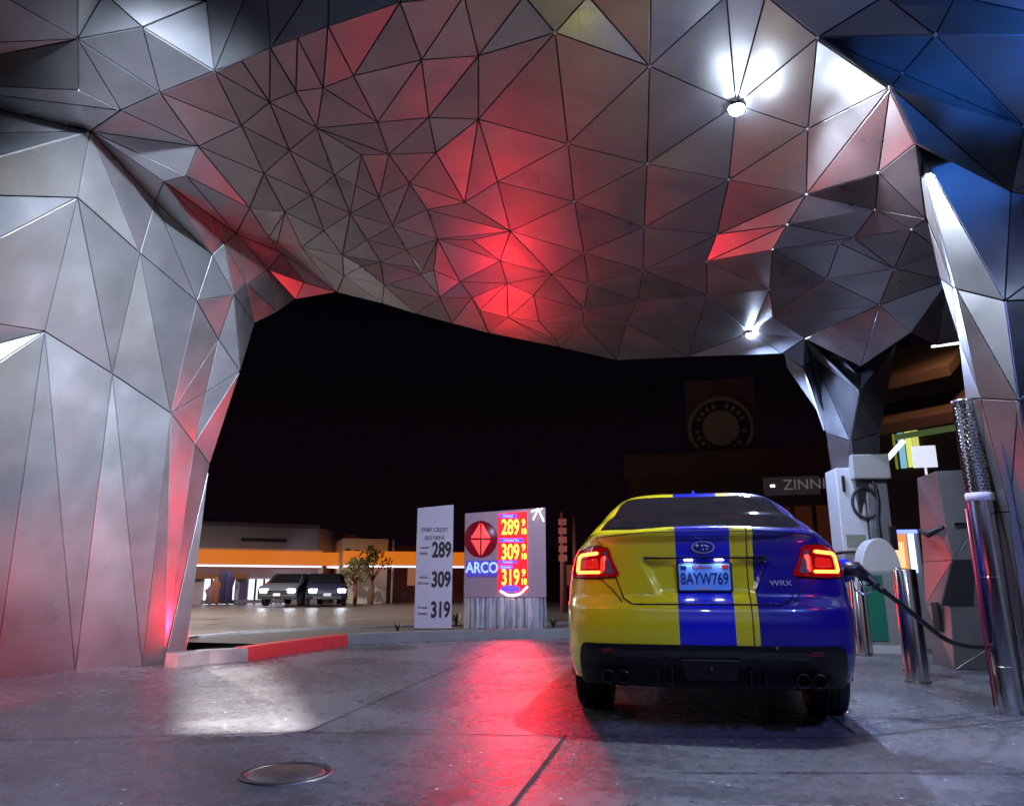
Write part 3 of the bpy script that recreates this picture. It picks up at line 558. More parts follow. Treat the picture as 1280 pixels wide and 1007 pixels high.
def hole(*ps):
    cx = sum(p[0] for p in ps)/4; cyy = sum(p[1] for p in ps)/4; cz = sum(p[2] for p in ps)/4
    return abs(cx) > .5 and any((cyy-a)**2+(cz-c)**2 < .355**2 for a, c in wc)
fs = []; o2 = (NV+1)*n
for j in range(NV):
    for i in range(n-1):
        q = [j*n+i, j*n+i+1, (j+1)*n+i+1, (j+1)*n+i]
        if hole(*[vs[k] for k in q]): continue
        fs.append(q); fs.append([k+o2 for k in q][::-1])
t = NV*n
for i in range(n-1):                               # deck and bonnet
    K = 8; 
    rowa = []
    for e in (i, i+1):
        x, y, z = vs[t+e]; rowa.append([(x*(1-2*k/K), y, z+.03*(1-(1-2*k/K)**2)*min(1, abs(x)/.5)) for k in range(K+1)])
    o = len(vs); vs += rowa[0]+rowa[1]
    for k in range(K): fs.append([o+k, o+k+1, o+K+1+k+1, o+K+1+k])
b.add(vs, fs, 0, True)
body = b.build('body', M_CAR, car, weld=True)
b = MB(); b.box((0, 2.3, .33), (1.5, 4.0, .16)); b.box((0, 2.3, .6), (1.1, 4.3, .5)); b.build('underbody', M_BLACK, car)
# cabin
ZT = [(.60, 1.135), (.9, 1.27), (1.22, 1.425), (1.36, 1.475), (1.9, 1.515), (2.5, 1.50), (2.85, 1.45), (3.2, 1.30), (3.75, 1.06)]
HB = [(.60, .80), (1.2, .82), (2.2, .84), (3.2, .82), (3.75, .78)]
ztop = lambda y: smooth(lambda q: interp(q, ZT), y, .06)
def cab(y, u):                                     # u in -1..1, 0 = roof centre
    a = abs(u)*pi/2; zp = cos(a)**.55 if abs(u) < 1 else 0.
    zz = ztop(y); x = (interp(y, HB)-.225*min(1, (zz-1.06)/.4)*zp)*(max(0, 1-zp**7))**(1/5) if True else 0
    return (math.copysign(x, u) if u else 0, y, 1.06+(zz-1.06)*zp+.015*(1-u*u))
def cabz(x, y):
    lo, hi = 0., 1.
    for _ in range(30):
        m_ = (lo+hi)/2
        if cab(y, m_)[0] < abs(x): lo = m_
        else: hi = m_
    return cab(y, lo)[2]
b = MB(); NY, NU = 44, 40; vs = []
for j in range(NY+1):
    y = .60+3.15*j/NY
    for i in range(NU+1): vs.append(cab(y, -1+2*i/NU))
b.add(vs, [(j*(NU+1)+i, j*(NU+1)+i+1, (j+1)*(NU+1)+i+1, (j+1)*(NU+1)+i) for j in range(NY) for i in range(NU)], 0, True)
b.build('roof', M_CAR, car)
def patch(name, y0_, y1_, xw, offv, m, parent, nx=20, ny=12):
    b = MB(); vs = []
    for j in range(ny+1):
        t = j/ny; y = y0_+(y1_-y0_)*t; w = xw(t)
        for i in range(nx+1):
            x = w*(-1+2*i/nx); yy = y+.05*(x/w)**2*(1 if y1_ > y0_ else -1)
            vs.append((x, yy+offv[1], cabz(x, yy)+offv[2]))
    b.add(vs, [(j*(nx+1)+i, j*(nx+1)+i+1, (j+1)*(nx+1)+i+1, (j+1)*(nx+1)+i) for j in range(ny) for i in range(nx)], 0, True)
    return b.build(name, m, parent)
rw = patch('rear_window', .66, 1.20, lambda t: .665-.15*t, (0, -.006, .006), M_GLASS, car)
patch('window_seal', .645, 1.212, lambda t: .68-.15*t, (0, -.003, .002), M_TRIM, rw)
patch('windscreen', 3.70, 2.92, lambda t: .70-.15*t, (0, .006, .006), M_GLASS, car)
for s in (-1, 1):                                  # side glass
    b = MB(); vs = []; ys = [1.05, 1.4, 1.9, 2.5, 3.0, 3.45]; 
    for y in ys:
        for u in (.985, .93, .86, .80, .74, .70):
            x, yy, z = cab(y, u); 
            if y < 1.3 or y > 3.2: z = min(z, 1.16 if (y < 1.3) else 1.12)
            vs.append((s*(x+.005), yy, z))
    b.add(vs, [(j*6+i, j*6+i+1, (j+1)*6+i+1, (j+1)*6+i) for j in range(len(ys)-1) for i in range(5)], 0, True)
    b.build('side_window', M_GLASS, car)
# patches that follow the rear surface
def rear_panel(name, poly, off, m, parent, h=.02, skirt=.012, fn=None, inner=False):
    fn = fn or fr; pts = []; N = len(poly)
    for k in range(N):
        a, c = Vector(poly[k]), Vector(poly[(k+1) % N]); q = max(1, int((c-a).length/h))
        pts += [a.lerp(c, i/q) for i in range(q)]
    nb = len(pts)
    def ins(x, y):
        c = False; j = nb-1
        for i in range(nb):
            if (pts[i].y > y) != (pts[j].y > y) and x < (pts[j].x-pts[i].x)*(y-pts[i].y)/(pts[j].y-pts[i].y)+pts[i].x: c = not c
            j = i
        return c
    xs = [p.x for p in pts]; ys = [p.y for p in pts]; g = []
    x = min(xs)+h/2
    while x < max(xs):
        y = min(ys)+h/2
        while y < max(ys):
            if ins(x, y) and min((p-Vector((x, y))).length for p in pts[:nb]) > h*.45: g.append(Vector((x, y)))
            y += h
        x += h
    al = pts+g
    ov, _, of, _, _, _ = delaunay_2d_cdt(al, [(i, (i+1) % nb) for i in range(nb)], [], 0, 1e-5)
    v3 = [(p.x, fn(p.x, p.y)-off, p.y) for p in ov]; ff = [list(f) for f in of if ins(*(sum((ov[i] for i in f), Vector((0, 0)))/len(f)))]
    # skirt
    ec = {}
    for f in ff:
        for k in range(len(f)): ec[(f[k], f[(k+1) % len(f)])] = 1
    bd = [e for e in ec if (e[1], e[0]) not in ec]; mp = {}; v3b = list(v3)
    for a, c in bd:
        for i in (a, c):
            if i not in mp: mp[i] = len(v3b); v3b += [v3[i], (v3[i][0], v3[i][1]+skirt, v3[i][2])]
    b = MB(); b.add(v3b, ff, 0, True); b.add([], [], 0)
    for a, c in bd: b.f.append([mp[c], mp[a], mp[a]+1, mp[c]+1]); b.m.append(0); b.sm.append(False)
    return b.build(name, m, parent, fixn=True)
mir = lambda P: [(-x, z) for x, z in P][::-1]
def rnd(P, r, n=5):                                # rounded polygon
    out = []; N = len(P)
    for k in range(N):
        p, a, c = Vector(P[k]), Vector(P[k-1]), Vector(P[(k+1) % N]); rr = min(r, (a-p).length*.45, (c-p).length*.45)
        s, e = p+(a-p).normalized()*rr, p+(c-p).normalized()*rr
        for i in range(n+1):
            t = i/n; out.append(tuple(s*(1-t)**2+p*2*t*(1-t)+e*t*t))
    return out
frt = lambda x, z: fr(x, z)+.05*recess(x, z)
half = [(0, .700), (.43, .700), (.485, .73), (.535, .86), (.555, .95), (.60, 1.02), (.655, 1.085), (0, 1.115)]
full = [(x, z) for x, z in half[:-1]]+[(.3, 1.108), (-.3, 1.108)]+[(-x, z) for x, z in half[:-1][::-1]][:-1]
full = [p for k, p in enumerate(full) if k == 0 or p != full[k-1]]
big = [(x*1.014, .907+(z-.907)*1.03) for x, z in full]
trunk = rear_panel('trunk_lid', full, .007, M_CAR, car, h=.016, skirt=.02, fn=frt)
rear_panel('lid_seam', big, .002, M_SEAL, trunk, h=.03, skirt=.01, fn=lambda x, z: fr(x, z)+.065*recess(x, z, .01))
# ledge above the number plate
b = MB(); b.prism([(-.36, 0), (.36, 0), (.34, .03), (-.34, .03)], .955, .968, fn=lambda x, y, z: (x, fr(x, .96)-.012+y, z)); b.build('handle_ledge', M_TRIM, trunk, bevel=.003)
for s in (-1, 1):
    b = MB(); b.box((s*.09, fr(0, .95)+.01, .950), (.05, .02, .006)); b.build('plate_light', emis('plate_lamp', (.9, .95, 1), 30), trunk)
# tail lights
lampR = rnd([(.505, .858), (.70, .846), (.828, .852), (.824, .95), (.78, 1.01), (.70, 1.036), (.575, 1.030), (.55, .95)], .022)
for s in (-1, 1):
    Q = lampR if s > 0 else mir(lampR)
    tl = rear_panel('tail_light', Q, .016, M_LENS, car, h=.02, skirt=.03)
    cxl = .69; seal = [((x-s*cxl)*1.045+s*cxl, (z-.94)*1.07+.94) for x, z in Q]; seal = [(max(-.845, min(.845, x)), z) for x, z in seal]
    rear_panel('lamp_seal', seal, .006, M_SEAL, tl, h=.03)
    C = [(.790, .872), (.640, .872), (.632, .880), (.636, .890), (.77, .890), (.778, .898), (.770, .962), (.758, .976), (.655, .984), (.642, .992), (.646, 1.002), (.66, 1.004), (.765, .996), (.785, .984), (.796, .96), (.802, .890)]
    C = C if s > 0 else mir(C)
    rear_panel('light_bar', C, .022, M_BAR, tl, h=.012, skirt=.006)
    h_ = [(.66, .905), (.755, .905), (.748, .955), (.65, .965), (.64, .905)]; h_ = h_ if s > 0 else mir(h_)
    rear_panel('inner_lens', rnd(h_, .01), .018, M_LENS2, tl, h=.015, skirt=.004)
    r_ = rnd([(.545, .875), (.61, .875), (.61, 1.005), (.59, 1.005), (.572, .95)], .01); r_ = r_ if s > 0 else mir(r_)
    rear_panel('reverse_lens', r_, .019, M_CLEAR, tl, h=.015, skirt=.004)
    lamp('tail_glow', 'POINT', (s*.80, -.06, .94), .8, (1, .05, .02), .04, parent=tl)
# lower black diffuser
low = rnd([(-.775, .235), (.775, .235), (.775, .40), (.755, .475), (-.755, .475), (-.775, .40)], .03)
dif = rear_panel('diffuser', low, .018, M_TRIM, car, h=.025, skirt=.05)
inl = rnd([(-.56, .40), (.56, .40), (.54, .445), (-.54, .445)], .01)
rear_panel('diffuser_ridge', inl, .028, M_BLACK, dif, h=.03)
b = MB(); b.prism(rnd([(-.14, .29), (.14, .29), (.17, .40), (-.17, .40)], .01), -.035, .05, fn=lambda x, z, y: (x, y, z)); b.build('centre_housing', M_TRIM, dif, bevel=.006)
b = MB(); b.lathe([(0, -.045), (.018, -.045), (.02, -.04), (.02, .0)], (0, 0, .345), 'y', 20); b.build('fog_light', M_TRIM, dif)
for x in (-.3, -.22, .22, .3):
    b = MB(); b.box((x, .03, .30), (.012, .12, .09)); b.build('fin', M_TRIM, dif, bevel=.003)
for s in (-1, 1):
    b = MB(); b.box((s*.56, fr(.56, .43)-.016, .435), (.13, .01, .025)); b.build('reflector', mat('red_reflector', (.12, .004, .004), rough=.2, coat=1), dif, bevel=.003)
    for k in (0, 1):
        x = s*(.50+.085*k); b = MB(); b.lathe([(.028, .12), (.030, -.03), (.036, -.035), (.038, -.02), (.036, .12)], (x, 0, .30), 'y', 24); b.lathe([(0, .06), (.029, .06)], (x, 0, .30), 'y', 24, 1)
        b.build('exhaust_tip', [mat('exhaust_chrome', (.08, .07, .07), rough=.22, metal=1), M_BLACK], car)
# badge, plate and lettering
def ring(rx, rz, t, y, c, n=40, d=.006):
    b = MB(); vs = []
    for k in range(n):
        a = 2*pi*k/n
        for (q, yy) in ((1-t, 0), (1-t, -d), (1, -d), (1, 0)): vs.append((c[0]+rx*q*cos(a), y+yy, c[2]+rz*q*sin(a)))
    b.add(vs, [(4*k+j, 4*k+(j+1) % 4, 4*((k+1) % n)+(j+1) % 4, 4*((k+1) % n)+j) for k in range(n) for j in range(4)]); return b
yb = fr(0, 1.02)-.014
bd = ring(.068, .036, .13, yb, (0, 0, 1.022)).build('badge', mat('badge_silver', (.6, .6, .65), rough=.25, metal=.4), trunk)
b = MB(); b.lathe([(0, 0), (.9, 0), (.9, .003), (0, .003)], (0, 0, 0), 'y', 36)
b.v = [(x*.066, yb-y*1., 1.022+z*.034) for x, y, z in b.v]; b.build('badge_field', mat('badge_blue', (.01, .02, .2), rough=.2, coat=1), bd)
b = MB()
for (x, z, r) in [(-.035, .010, .014), (-.005, .008, .008), (.014, .010, .008), (.032, .004, .008), (.022, -.010, .008), (.0, -.012, .008)]:
    vs = [(x, yb-.007, 1.022+z)]+[(x+cos(pi/2+2*pi*k/8)*(r if k % 2 == 0 else r*.35), yb-.005, 1.022+z+sin(pi/2+2*pi*k/8)*(r if k % 2 == 0 else r*.35)) for k in range(8)]
    b.add(vs, [(0, 1+(k+1) % 8, 1+k) for k in range(8)])
b.build('badge_stars', mat('star_silver', (.75, .75, .8), rough=.25, metal=.2), bd)
text('model_letters', 'WRX', (.435, fr(.435, .83)-.012, .815), .042, mat('silver_letters', (.7, .7, .72), rough=.3, metal=.3), trunk, ext=.003, sx=1.3, rot=(pi/2, 0, R(9)))
yp = fr(0, .85)+.022
b = MB(); b.prism(rnd([(-.165, .765), (.165, .765), (.165, .935), (-.165, .935)], .012), yp, yp+.02, fn=lambda x, z, y: (x, y, z)); fp = b.build('plate_frame', M_BLACK, car, bevel=.003)
M_PLATE = mat('plate_white', (.20, .48, .95), rough=.35); M_NAVY = mat('plate_navy', (.01, .02, .16), rough=.4); M_RED = mat('plate_red', (.6, .02, .03), rough=.4)
b = MB(); b.prism(rnd([(-.152, .776), (.152, .776), (.152, .926), (-.152, .926)], .01), yp-.004, yp-.001, fn=lambda x, z, y: (x, y, z)); pl = b.build('number_plate', M_PLATE, car)
text('plate_number', '8AYW769', (0, yp-.006, .838), .094, M_NAVY, pl, ext=.001, sx=.70, bold=.0012)
text('plate_state', 'California', (-.012, yp-.006, .908), .030, M_RED, pl, ext=.001)
b = MB(); b.box((.125, yp-.006, .908), (.036, .002, .024)); b.build('plate_sticker', M_RED, pl)
b = MB(); b.box((-.122, yp-.006, .905), (.034, .002, .022)); b.build('plate_sticker', M_NAVY, pl)
b = MB(); b.box((0, yp-.006, .784), (.10, .002, .008)); b.build('plate_sticker', M_WHITEP, pl)
# antenna fin
b = MB(); b.add([(-.03, 1.60, 1.475), (.03, 1.60, 1.475), (.03, 1.78, 1.48), (-.03, 1.78, 1.48), (-.006, 1.615, 1.54), (.006, 1.615, 1.54), (.006, 1.66, 1.535), (-.006, 1.66, 1.535)], [(0, 1, 5, 4), (1, 2, 6, 5), (2, 3, 7, 6), (3, 0, 4, 7), (4, 5, 6, 7)]); b.build('antenna_fin', M_CAR, car, bevel=.004)
for s in (-1, 1):
    b = MB(); b.prism(rnd([(.86, 1.04), (1.04, 1.05), (1.05, 1.15), (.88, 1.15)], .03), 2.95, 3.07, fn=lambda x, z, y: (s*x, y, z)); mm = b.build('wing_mirror', M_CAR, car, bevel=.015)
    b = MB(); b.prism(rnd([(.875, 1.05), (1.03, 1.06), (1.035, 1.14), (.89, 1.14)], .02), 2.944, 2.949, fn=lambda x, z, y: (s*x, y, z)); b.build('mirror_glass', M_CHROME, mm)
# seams on the bumper
for s in (-1, 1):
    P = [(.50, .705), (.56, .775), (.63, .835), (.70, .848), (.70, .853), (.628, .840), (.555, .779), (.495, .709)]
    rear_panel('bumper_seam', P if s > 0 else mir(P), .003, M_SEAL, car, h=.02, skirt=.002)
# wheels
def wheel(x, y, s):
    w = MB(); r = .328
    prof = [(.215, -.10), (.25, -.115), (.30, -.118), (.320, -.108), (.326, -.085), (.328, -.05), (.328, -.047), (.320, -.045), (.320, -.035), (.328, -.033), (.328, -.01), (.320, -.008), (.320, .008), (.328, .01), (.328, .033), (.320, .035), (.320, .045), (.328, .047), (.328, .05), (.326, .085), (.320, .108), (.30, .118), (.25, .115), (.215, .10)]
    w.lathe(prof, (0, 0, 0), 'x', 56)
    t = bpy.data.objects.new('wheel', None); COL.objects.link(t); t.parent = car; t.location = (x, y, .322)
    w.build('tyre', M_RUBBER, t)
    b = MB(); b.lathe([(.218, -.1), (.205, -.09), (.20, 0), (.205, .09), (.218, .1)], (0, 0, 0), 'x', 48)
    b.lathe([(0, s*.07), (.05, s*.075), (.055, s*.05), (.0, s*.0)], (0, 0, 0), 'x', 24)
    for k in range(10):
        a = 2*pi*k/10; d = Vector((0, cos(a), sin(a))); e = Vector((0, -sin(a), cos(a)))
        vs = []
        for rr, wd in ((.04, .018), (.205, .012)):
            for q, xx in ((-1, s*.075), (1, s*.075), (1, s*.04), (-1, s*.04)): p = d*rr+e*wd*q; vs.append((xx if rr < .1 else xx+s*.01, p.y, p.z))
        b.add(vs, [(0, 1, 5, 4), (1, 2, 6, 5), (2, 3, 7, 6), (3, 0, 4, 7)])
    b.build('rim', mat('rim_grey', (.08, .08, .085), rough=.3, metal=.8), t)
for x, y in ((-.765, .98), (.765, .98), (-.765, 3.63), (.765, 3.63)): wheel(x, y, 1 if x > 0 else -1)
for (y, z) in wc:                                  # wheel housings
    for s in (-1, 1):
        b = MB(); vs = []; K = 24
        for k in range(K+1):
            a = -.25+(pi+.5)*k/K
            for xx, rr in ((.50, .36), (.868, .36), (.886, .352), (.888, .372), (.86, .39)): vs.append((s*xx, y+rr*cos(a), z+rr*sin(a)))
        b.add(vs, [(5*k+j, 5*k+j+1, 5*k+5+j+1, 5*k+5+j) for k in range(K) for j in range(4)], 0, True); b.build('wheel_arch', M_BLACK, car)
# open fuel flap on the right rear wing
b = MB(); b.lathe([(0, .885), (.07, .887), (.072, .87)], (0, .86, .90), 'x', 24); b.build('fuel_port', M_BLACK, car)
b = MB(); b.lathe([(0, -.004), (.078, -.004), (.08, .0), (.078, .004), (0, .004)], (0, 0, 0), 'y', 28); o = b.build('fuel_flap', M_CAR, car); o.location = (.96, .955, .90); o.rotation_euler = (0, 0, R(-20))

# ------------------------------------------------------------------ nozzle and hose
cw = lambda x, y, z: Vector((.11+x*cos(R(.6))-y*sin(R(.6)), 4.66+x*sin(R(.6))+y*cos(R(.6)), z))
nz = empty('fuel_nozzle', (1.0, 5.5, .9), label='black fuel nozzle with sagging black hose plugged into the blue side of the car', cat='fuel nozzle')
O = Vector((1.0, 5.5, .9))
def rel(p): return Vector(p)-O
port = cw(.90, .86, .93)
A = D(1052, 712, math.hypot(port.x, port.y)-.02); B_ = A+Vector((.13, .02, -.03)); C_ = D(1097, 733, 5.55)
b = MB(); b.tube([rel(A-Vector((.07, 0, -.005))), rel(A), rel(A+Vector((.05, 0, 0)))], .016, 12); b.build('spout', M_STEEL, nz)
b = MB(); b.tube([rel(A+Vector((.01, 0, .0))), rel(A+Vector((.04, 0, .002))), rel(A+Vector((.09, 0, .008))), rel(B_), rel(B_+Vector((.05, 0, -.03))), rel(C_)], [.03, .05, .052, .042, .028, .024], 14)
b.build('nozzle_body', mat('nozzle_rubber', (.02, .015, .016), rough=.35, coat=.3), nz)
g0 = A+Vector((.07, 0, -.045))
b = MB(); b.tube([rel(g0), rel(g0+Vector((.0, 0, -.085))), rel(g0+Vector((.05, 0, -.115))), rel(g0+Vector((.115, 0, -.085))), rel(g0+Vector((.13, 0, -.03)))], .008, 8); b.build('hand_guard', M_STEEL, nz)
b = MB(); b.tube([rel(g0+Vector((.03, 0, -.0))), rel(g0+Vector((.045, 0, -.06))), rel(g0+Vector((.10, 0, -.055)))], .007, 8); b.build('trigger', M_CHROME, nz)
def spline(P, n=14):
    P = [Vector(p) for p in P]; Q = [P[0]*2-P[1]]+P+[P[-1]*2-P[-2]]; out = []
    for i in range(1, len(Q)-2):
        for k in range(n):
            t = k/n; a, b_, c, d = Q[i-1:i+3]
            out.append(.5*((2*b_)+(c-a)*t+(2*a-5*b_+4*c-d)*t*t+(3*b_-a-3*c+d)*t**3))
    out.append(P[-1]); return out
hp = [C_, D(1120, 750, 5.6), D(1150, 774, 5.75), D(1185, 800, 5.95), D(1225, 808, 6.2), D(1262, 800, 6.45), D(1300, 770, 6.7), D(1330, 700, 6.8), D(1335, 560, 6.75)]
b = MB(); b.tube([rel(p) for p in spline(hp)], .0165, 12); b.build('hose', mat('hose_rubber', (.012, .012, .013), rough=.38), nz)
b = MB(); q = spline(hp[:2]); b.tube([rel(q[1]), rel(q[5])], .022, 12); b.build('swivel', M_DARK, nz)

# ------------------------------------------------------------------ bollards
def bollard(loc, h, r, label, rtop=None):
    t = empty('bollard', loc, label=label, cat='bollard', group='stainless bollards by the pumps')
    b = MB(); b.lathe([(r, 0), (r, h-.012), (r-.004, h-.004), (r-.02, h), (0, h+.002)], n=40); b.build('post', M_STEEL, t)
    b = MB(); b.lathe([(r+.001, .001), (r+.012, .001), (r+.012, .006), (r+.002, .012)], n=40); b.build('base_ring', M_DARK, t)
    return t
p = Z(1148, 852, 0); bollard((p.x, p.y, 0), .97, .095, 'thick short stainless bollard crossed by the black fuel hose, right of the car')
p = Z(1134, 838, 0); bollard((p.x+.02, p.y, 0), 1.0, .05, 'slim reddish reflecting bollard directly behind the thick short bollard')
p = Z(1079, 818, 0); bollard((p.x, p.y, 0), 1.0, .085, 'narrow stainless bollard just below the fuel nozzle, nearest the right side of the car')
p = Z(1119, 800, 0); bollard((p.x, p.y, 0), .95, .06, 'distant bollard beside the green and white bin')
# tall perforated post
p = Z(1266, 893, 0)
bt = empty('hose_post', (p.x, p.y, 0), label='tall thick stainless post with perforated upper half and pale tape band at the right', cat='post')
r = .088; hh = 2.13; hb_ = 1.42
b = MB(); b.lathe([(r, 0), (r, hb_)], n=48); b.lathe([(r+.001, .30), (r+.0035, .302), (r+.0035, .304), (r+.001, .306)], n=48); b.lathe([(r, .88), (r+.002, .882), (r, .884)], n=48); b.build('post', M_STEEL, bt)
b = MB(); NC = 22; NR = 30; vs = []; fs = []
for j in range(NR):
    for i in range(NC):
        z0, z1 = hb_+(hh-hb_)*j/NR, hb_+(hh-hb_)*(j+1)/NR; a0, a1 = 2*pi*(i+.5*(j % 2))/NC, 2*pi*(i+1+.5*(j % 2))/NC
        am, zm = (a0+a1)/2, (z0+z1)/2; P_ = lambda a, z: (r*cos(a), r*sin(a), z)
        o = len(vs); K = 8
        oc = [(a1, zm), (a1, z1), (am, z1), (a0, z1), (a0, zm), (a0, z0), (am, z0), (a1, z0)]
        vs += [P_(*q) for q in oc]; vs += [P_(am+(a1-a0)*.37*cos(2*pi*k/8), zm+(z1-z0)*.37*sin(2*pi*k/8)) for k in range(8)]
        fs += [(o+k, o+(k+1) % 8, o+8+(k+1) % 8, o+8+k) for k in range(8)]
b.add(vs, fs, 0, True); b.build('perforated_sleeve', M_STEEL, bt, fixn=False)
b = MB(); b.lathe([(r-.015, hb_-.05), (r-.015, hh-.02), (0, hh-.02)], n=32); b.build('inner_tube', mat('inner_dark', (.10, .10, .10), rough=.35, metal=.8), bt)
b = MB(); b.lathe([(r-.004, hh-.01), (r-.004, hh), (r+.006, hh), (r+.006, hh-.02), (r, hh-.025)], n=48); b.build('top_rim', M_STEEL, bt)
b = MB(); b.lathe([(r+.001, hb_-.02), (r+.004, hb_-.018), (r+.004, hb_+.035), (r+.001, hb_+.037)], n=48); b.build('tape_band', mat('pale_tape', (.6, .55, .62), rough=.5), bt)
b = MB(); b.tube([(-r-.012, .0, .05), (-r-.012, 0, 1.35)], .008, 8); b.build('conduit', mat('red_conduit', (.4, .02, .05), rough=.3), bt)

# ------------------------------------------------------------------ faceted dispenser kiosk
q0 = Z(1196, 836, 0); 
dk = empty('fuel_dispenser', (q0.x, q0.y, 0), R(0), label='faceted stainless fuel dispenser with white card on top, behind the tall perforated post', cat='fuel dispenser')
def facet_obj(name, m, parent, vs, fs): b = MB(); b.add(vs, fs); return b.build(name, m, parent)
lv = [  # z, left x, front-left x, front-right x, right x ; y back/front
 (0.0, -.05, -.02, .95, 1.15), (.62, -.06, .02, .95, 1.15), (1.08, -.03, .10, .86, 1.1), (2.02, .02, .06, .80, 1.05)]
vs = []
for z, xl, xf, xr, x2 in lv: vs += [(xl, .55, z), (xf, 0, z), (xr, -.04, z), (x2, .5, z), (.9, 1.1, z), (.34, 1.15, z)]
vs.append((.35, .6, 2.06)); fs = []
for j in range(3):
    for k in range(6):
        a, b_, c, d = j*6+k, j*6+(k+1) % 6, (j+1)*6+(k+1) % 6, (j+1)*6+k
        fs += [(a, b_, c), (a, c, d)] if (j+k) % 2 else [(a, b_, d), (b_, c, d)]
fs += [(18+k, 18+(k+1) % 6, 24) for k in range(6)]
PP = [Vector(p) for p in vs]; cen = Vector((.45, .55, 0)); tt = []
for f in fs:
    a, b_, c = (PP[i] for i in f); nn = (b_-a).cross(c-a); m_ = (a+b_+c)/3; outv = Vector((m_.x-cen.x, m_.y-cen.y, .3 if m_.z > 1.95 else 0))
    tt.append(f if nn.dot(outv) > 0 else f[::-1])
clad('cabinet', PP, tt, dk, gap=.008, th=.04, hubs=False)
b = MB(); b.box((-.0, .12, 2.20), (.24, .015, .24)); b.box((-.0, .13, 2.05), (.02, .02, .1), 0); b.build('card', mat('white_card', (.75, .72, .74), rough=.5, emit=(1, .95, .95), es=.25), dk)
b = MB(); b.box((-.045, .28, .50), (.02, .22, .30), rz=R(-2)); b.build('slot', M_BLACK, dk)
b = MB(); b.prism([(-.06, .62), (.42, .62), (.36, 1.08), (.10, 1.08)], -.03, .03, fn=lambda x, z, y: (x, y+.02, z)); b.build('dark_panel', mat('smoked_panel', (.02, .02, .022), rough=.3), dk)
b = MB(); b.box((.26, -.04, 1.45), (.22, .02, .03)); b.build('handle', M_STEEL, dk)
b = MB(); b.tube([(-.06, .42, 1.42), (-.04, .2, 1.36), (.05, -.02, 1.42)], [.02, .035, .02]); b.build('spare_nozzle', M_BLACK, dk)

# ------------------------------------------------------------------ white pump with hose loop
q0 = Z(1092, 806, 0)
q0 = D(1092, 806, 11.6); q0.z = 0
pm = empty('fuel_pump', (q0.x, q0.y, 0), R(8), label='tall white fuel pump with black hose looped, in front of far pillar', cat='fuel pump')
b = MB(); b.box((-.16, 0, 1.85), (.36, .45, 1.15)); b.build('white_front', M_WHITEP, pm, bevel=.015)
b = MB(); b.box((.19, 0, 1.25), (.30, .45, 2.5)); b.build('column', mat('pump_grey', (.24, .23, .26), rough=.4, metal=.3), pm, bevel=.015)
b = MB(); b.box((.10, -.26, 2.42), (.50, .22, .34)); b.build('top_box', mat('beige_box', (.3, .29, .27), rough=.5), pm, bevel=.015)
b = MB(); b.box((-.18, 0, .62), (.34, .4, 1.24)); b.build('base_cabinet', M_GREYP, pm, bevel=.02)
b = MB(); b.tube([(.03+.17*cos(a*pi/14)-.03, -.27, 1.93+.21*sin(a*pi/14)) for a in range(29)], .022, 8); b.build('hose_loop', M_RUBBER, pm)
b = MB(); b.tube(spline([(.13, -.27, 2.3), (.16, -.30, 2.0), (.13, -.30, 1.7), (.12, -.30, 1.2), (.02, -.30, .95)]), .025, 8); b.build('hose', M_RUBBER, pm)
b = MB(); b.box((.33, -.24, 1.45), (.10, .04, .32)); b.build('keypad', M_BLACK, pm, bevel=.01)
b = MB(); b.box((-.25, -.235, 2.2), (.04, .02, .22)); b.build('marking', M_BLACK, pm)
b = MB(); b.box((-.16, -.235, 1.42), (.26, .02, .16)); b.build('display', mat('pump_display', (.02, .03, .03), rough=.15, emit=(.4, .5, .5), es=.25), pm, bevel=.006)
b = MB(); b.box((-.18, -.215, .95), (.20, .03, .34)); b.build('card_reader', M_BLACK, pm, bevel=.01)
b = MB(); b.box((-.18, -.235, 1.02), (.12, .02, .07)); b.build('keypad', M_GREYP, pm, bevel=.004)
b = MB(); b.tube([(-.02, -.26, 1.15), (-.02, -.31, 1.08), (.0, -.33, .95)], [.03, .035, .02], 8); b.build('nozzle', M_BLACK, pm)
for z in (.35, 1.26, 2.24): b = MB(); b.box((.19, -.232, z), (.28, .006, .012)); b.build('seam', M_BLACK, pm)
p = D(1118, 562, 11.9)
tl = empty('tube_light', p, label='short tilted white tube light glowing beside the top of the white fuel pump', cat='light')
b = MB(); b.tube([(-.10, 0, -.12), (.16, .1, .14)], .035, 10); b.build('tube', emis('cool_tube', (.6, .85, 1), 2.2), tl)
b = MB(); b.tube([(-.12, .05, -.16), (-.12, .06, -.02)], .03, 8); b.build('bracket', M_DARK, tl)
# bin with an arched top
q0 = D(1108, 812, 11.0); q0.z = 0
bn = empty('litter_bin', (q0.x, q0.y, 0), R(5), label='litter bin with arched white top and green panel between the bollards', cat='litter bin')
arch = [(-.24, .0), (.24, .0)]+[(.24*cos(pi*k/14), .40*sin(pi*k/14)) for k in range(0, 15)]
arch = [arch[0]]+[(.24, 0)]+[(.24*cos(pi*k/14), .42*sin(pi*k/14)) for k in range(1, 14)]
b = MB(); b.prism(arch, -.18, .18, fn=lambda x, z, y: (x, y, z+1.0)); b.build('arched_top', M_WHITEP, bn, bevel=.01)
b = MB(); b.box((0, 0, .55), (.5, .38, .9)); b.build('bin_body', M_GREYP, bn, bevel=.01)
b = MB(); b.box((-.12, -.2, .55), (.2, .02, .80)); b.build('green_panel', mat('green_panel', (.01, .16, .10), rough=.4), bn)
b = MB(); b.box((0, 0, .05), (.52, .4, .1)); b.build('plinth', M_WHITEP, bn)
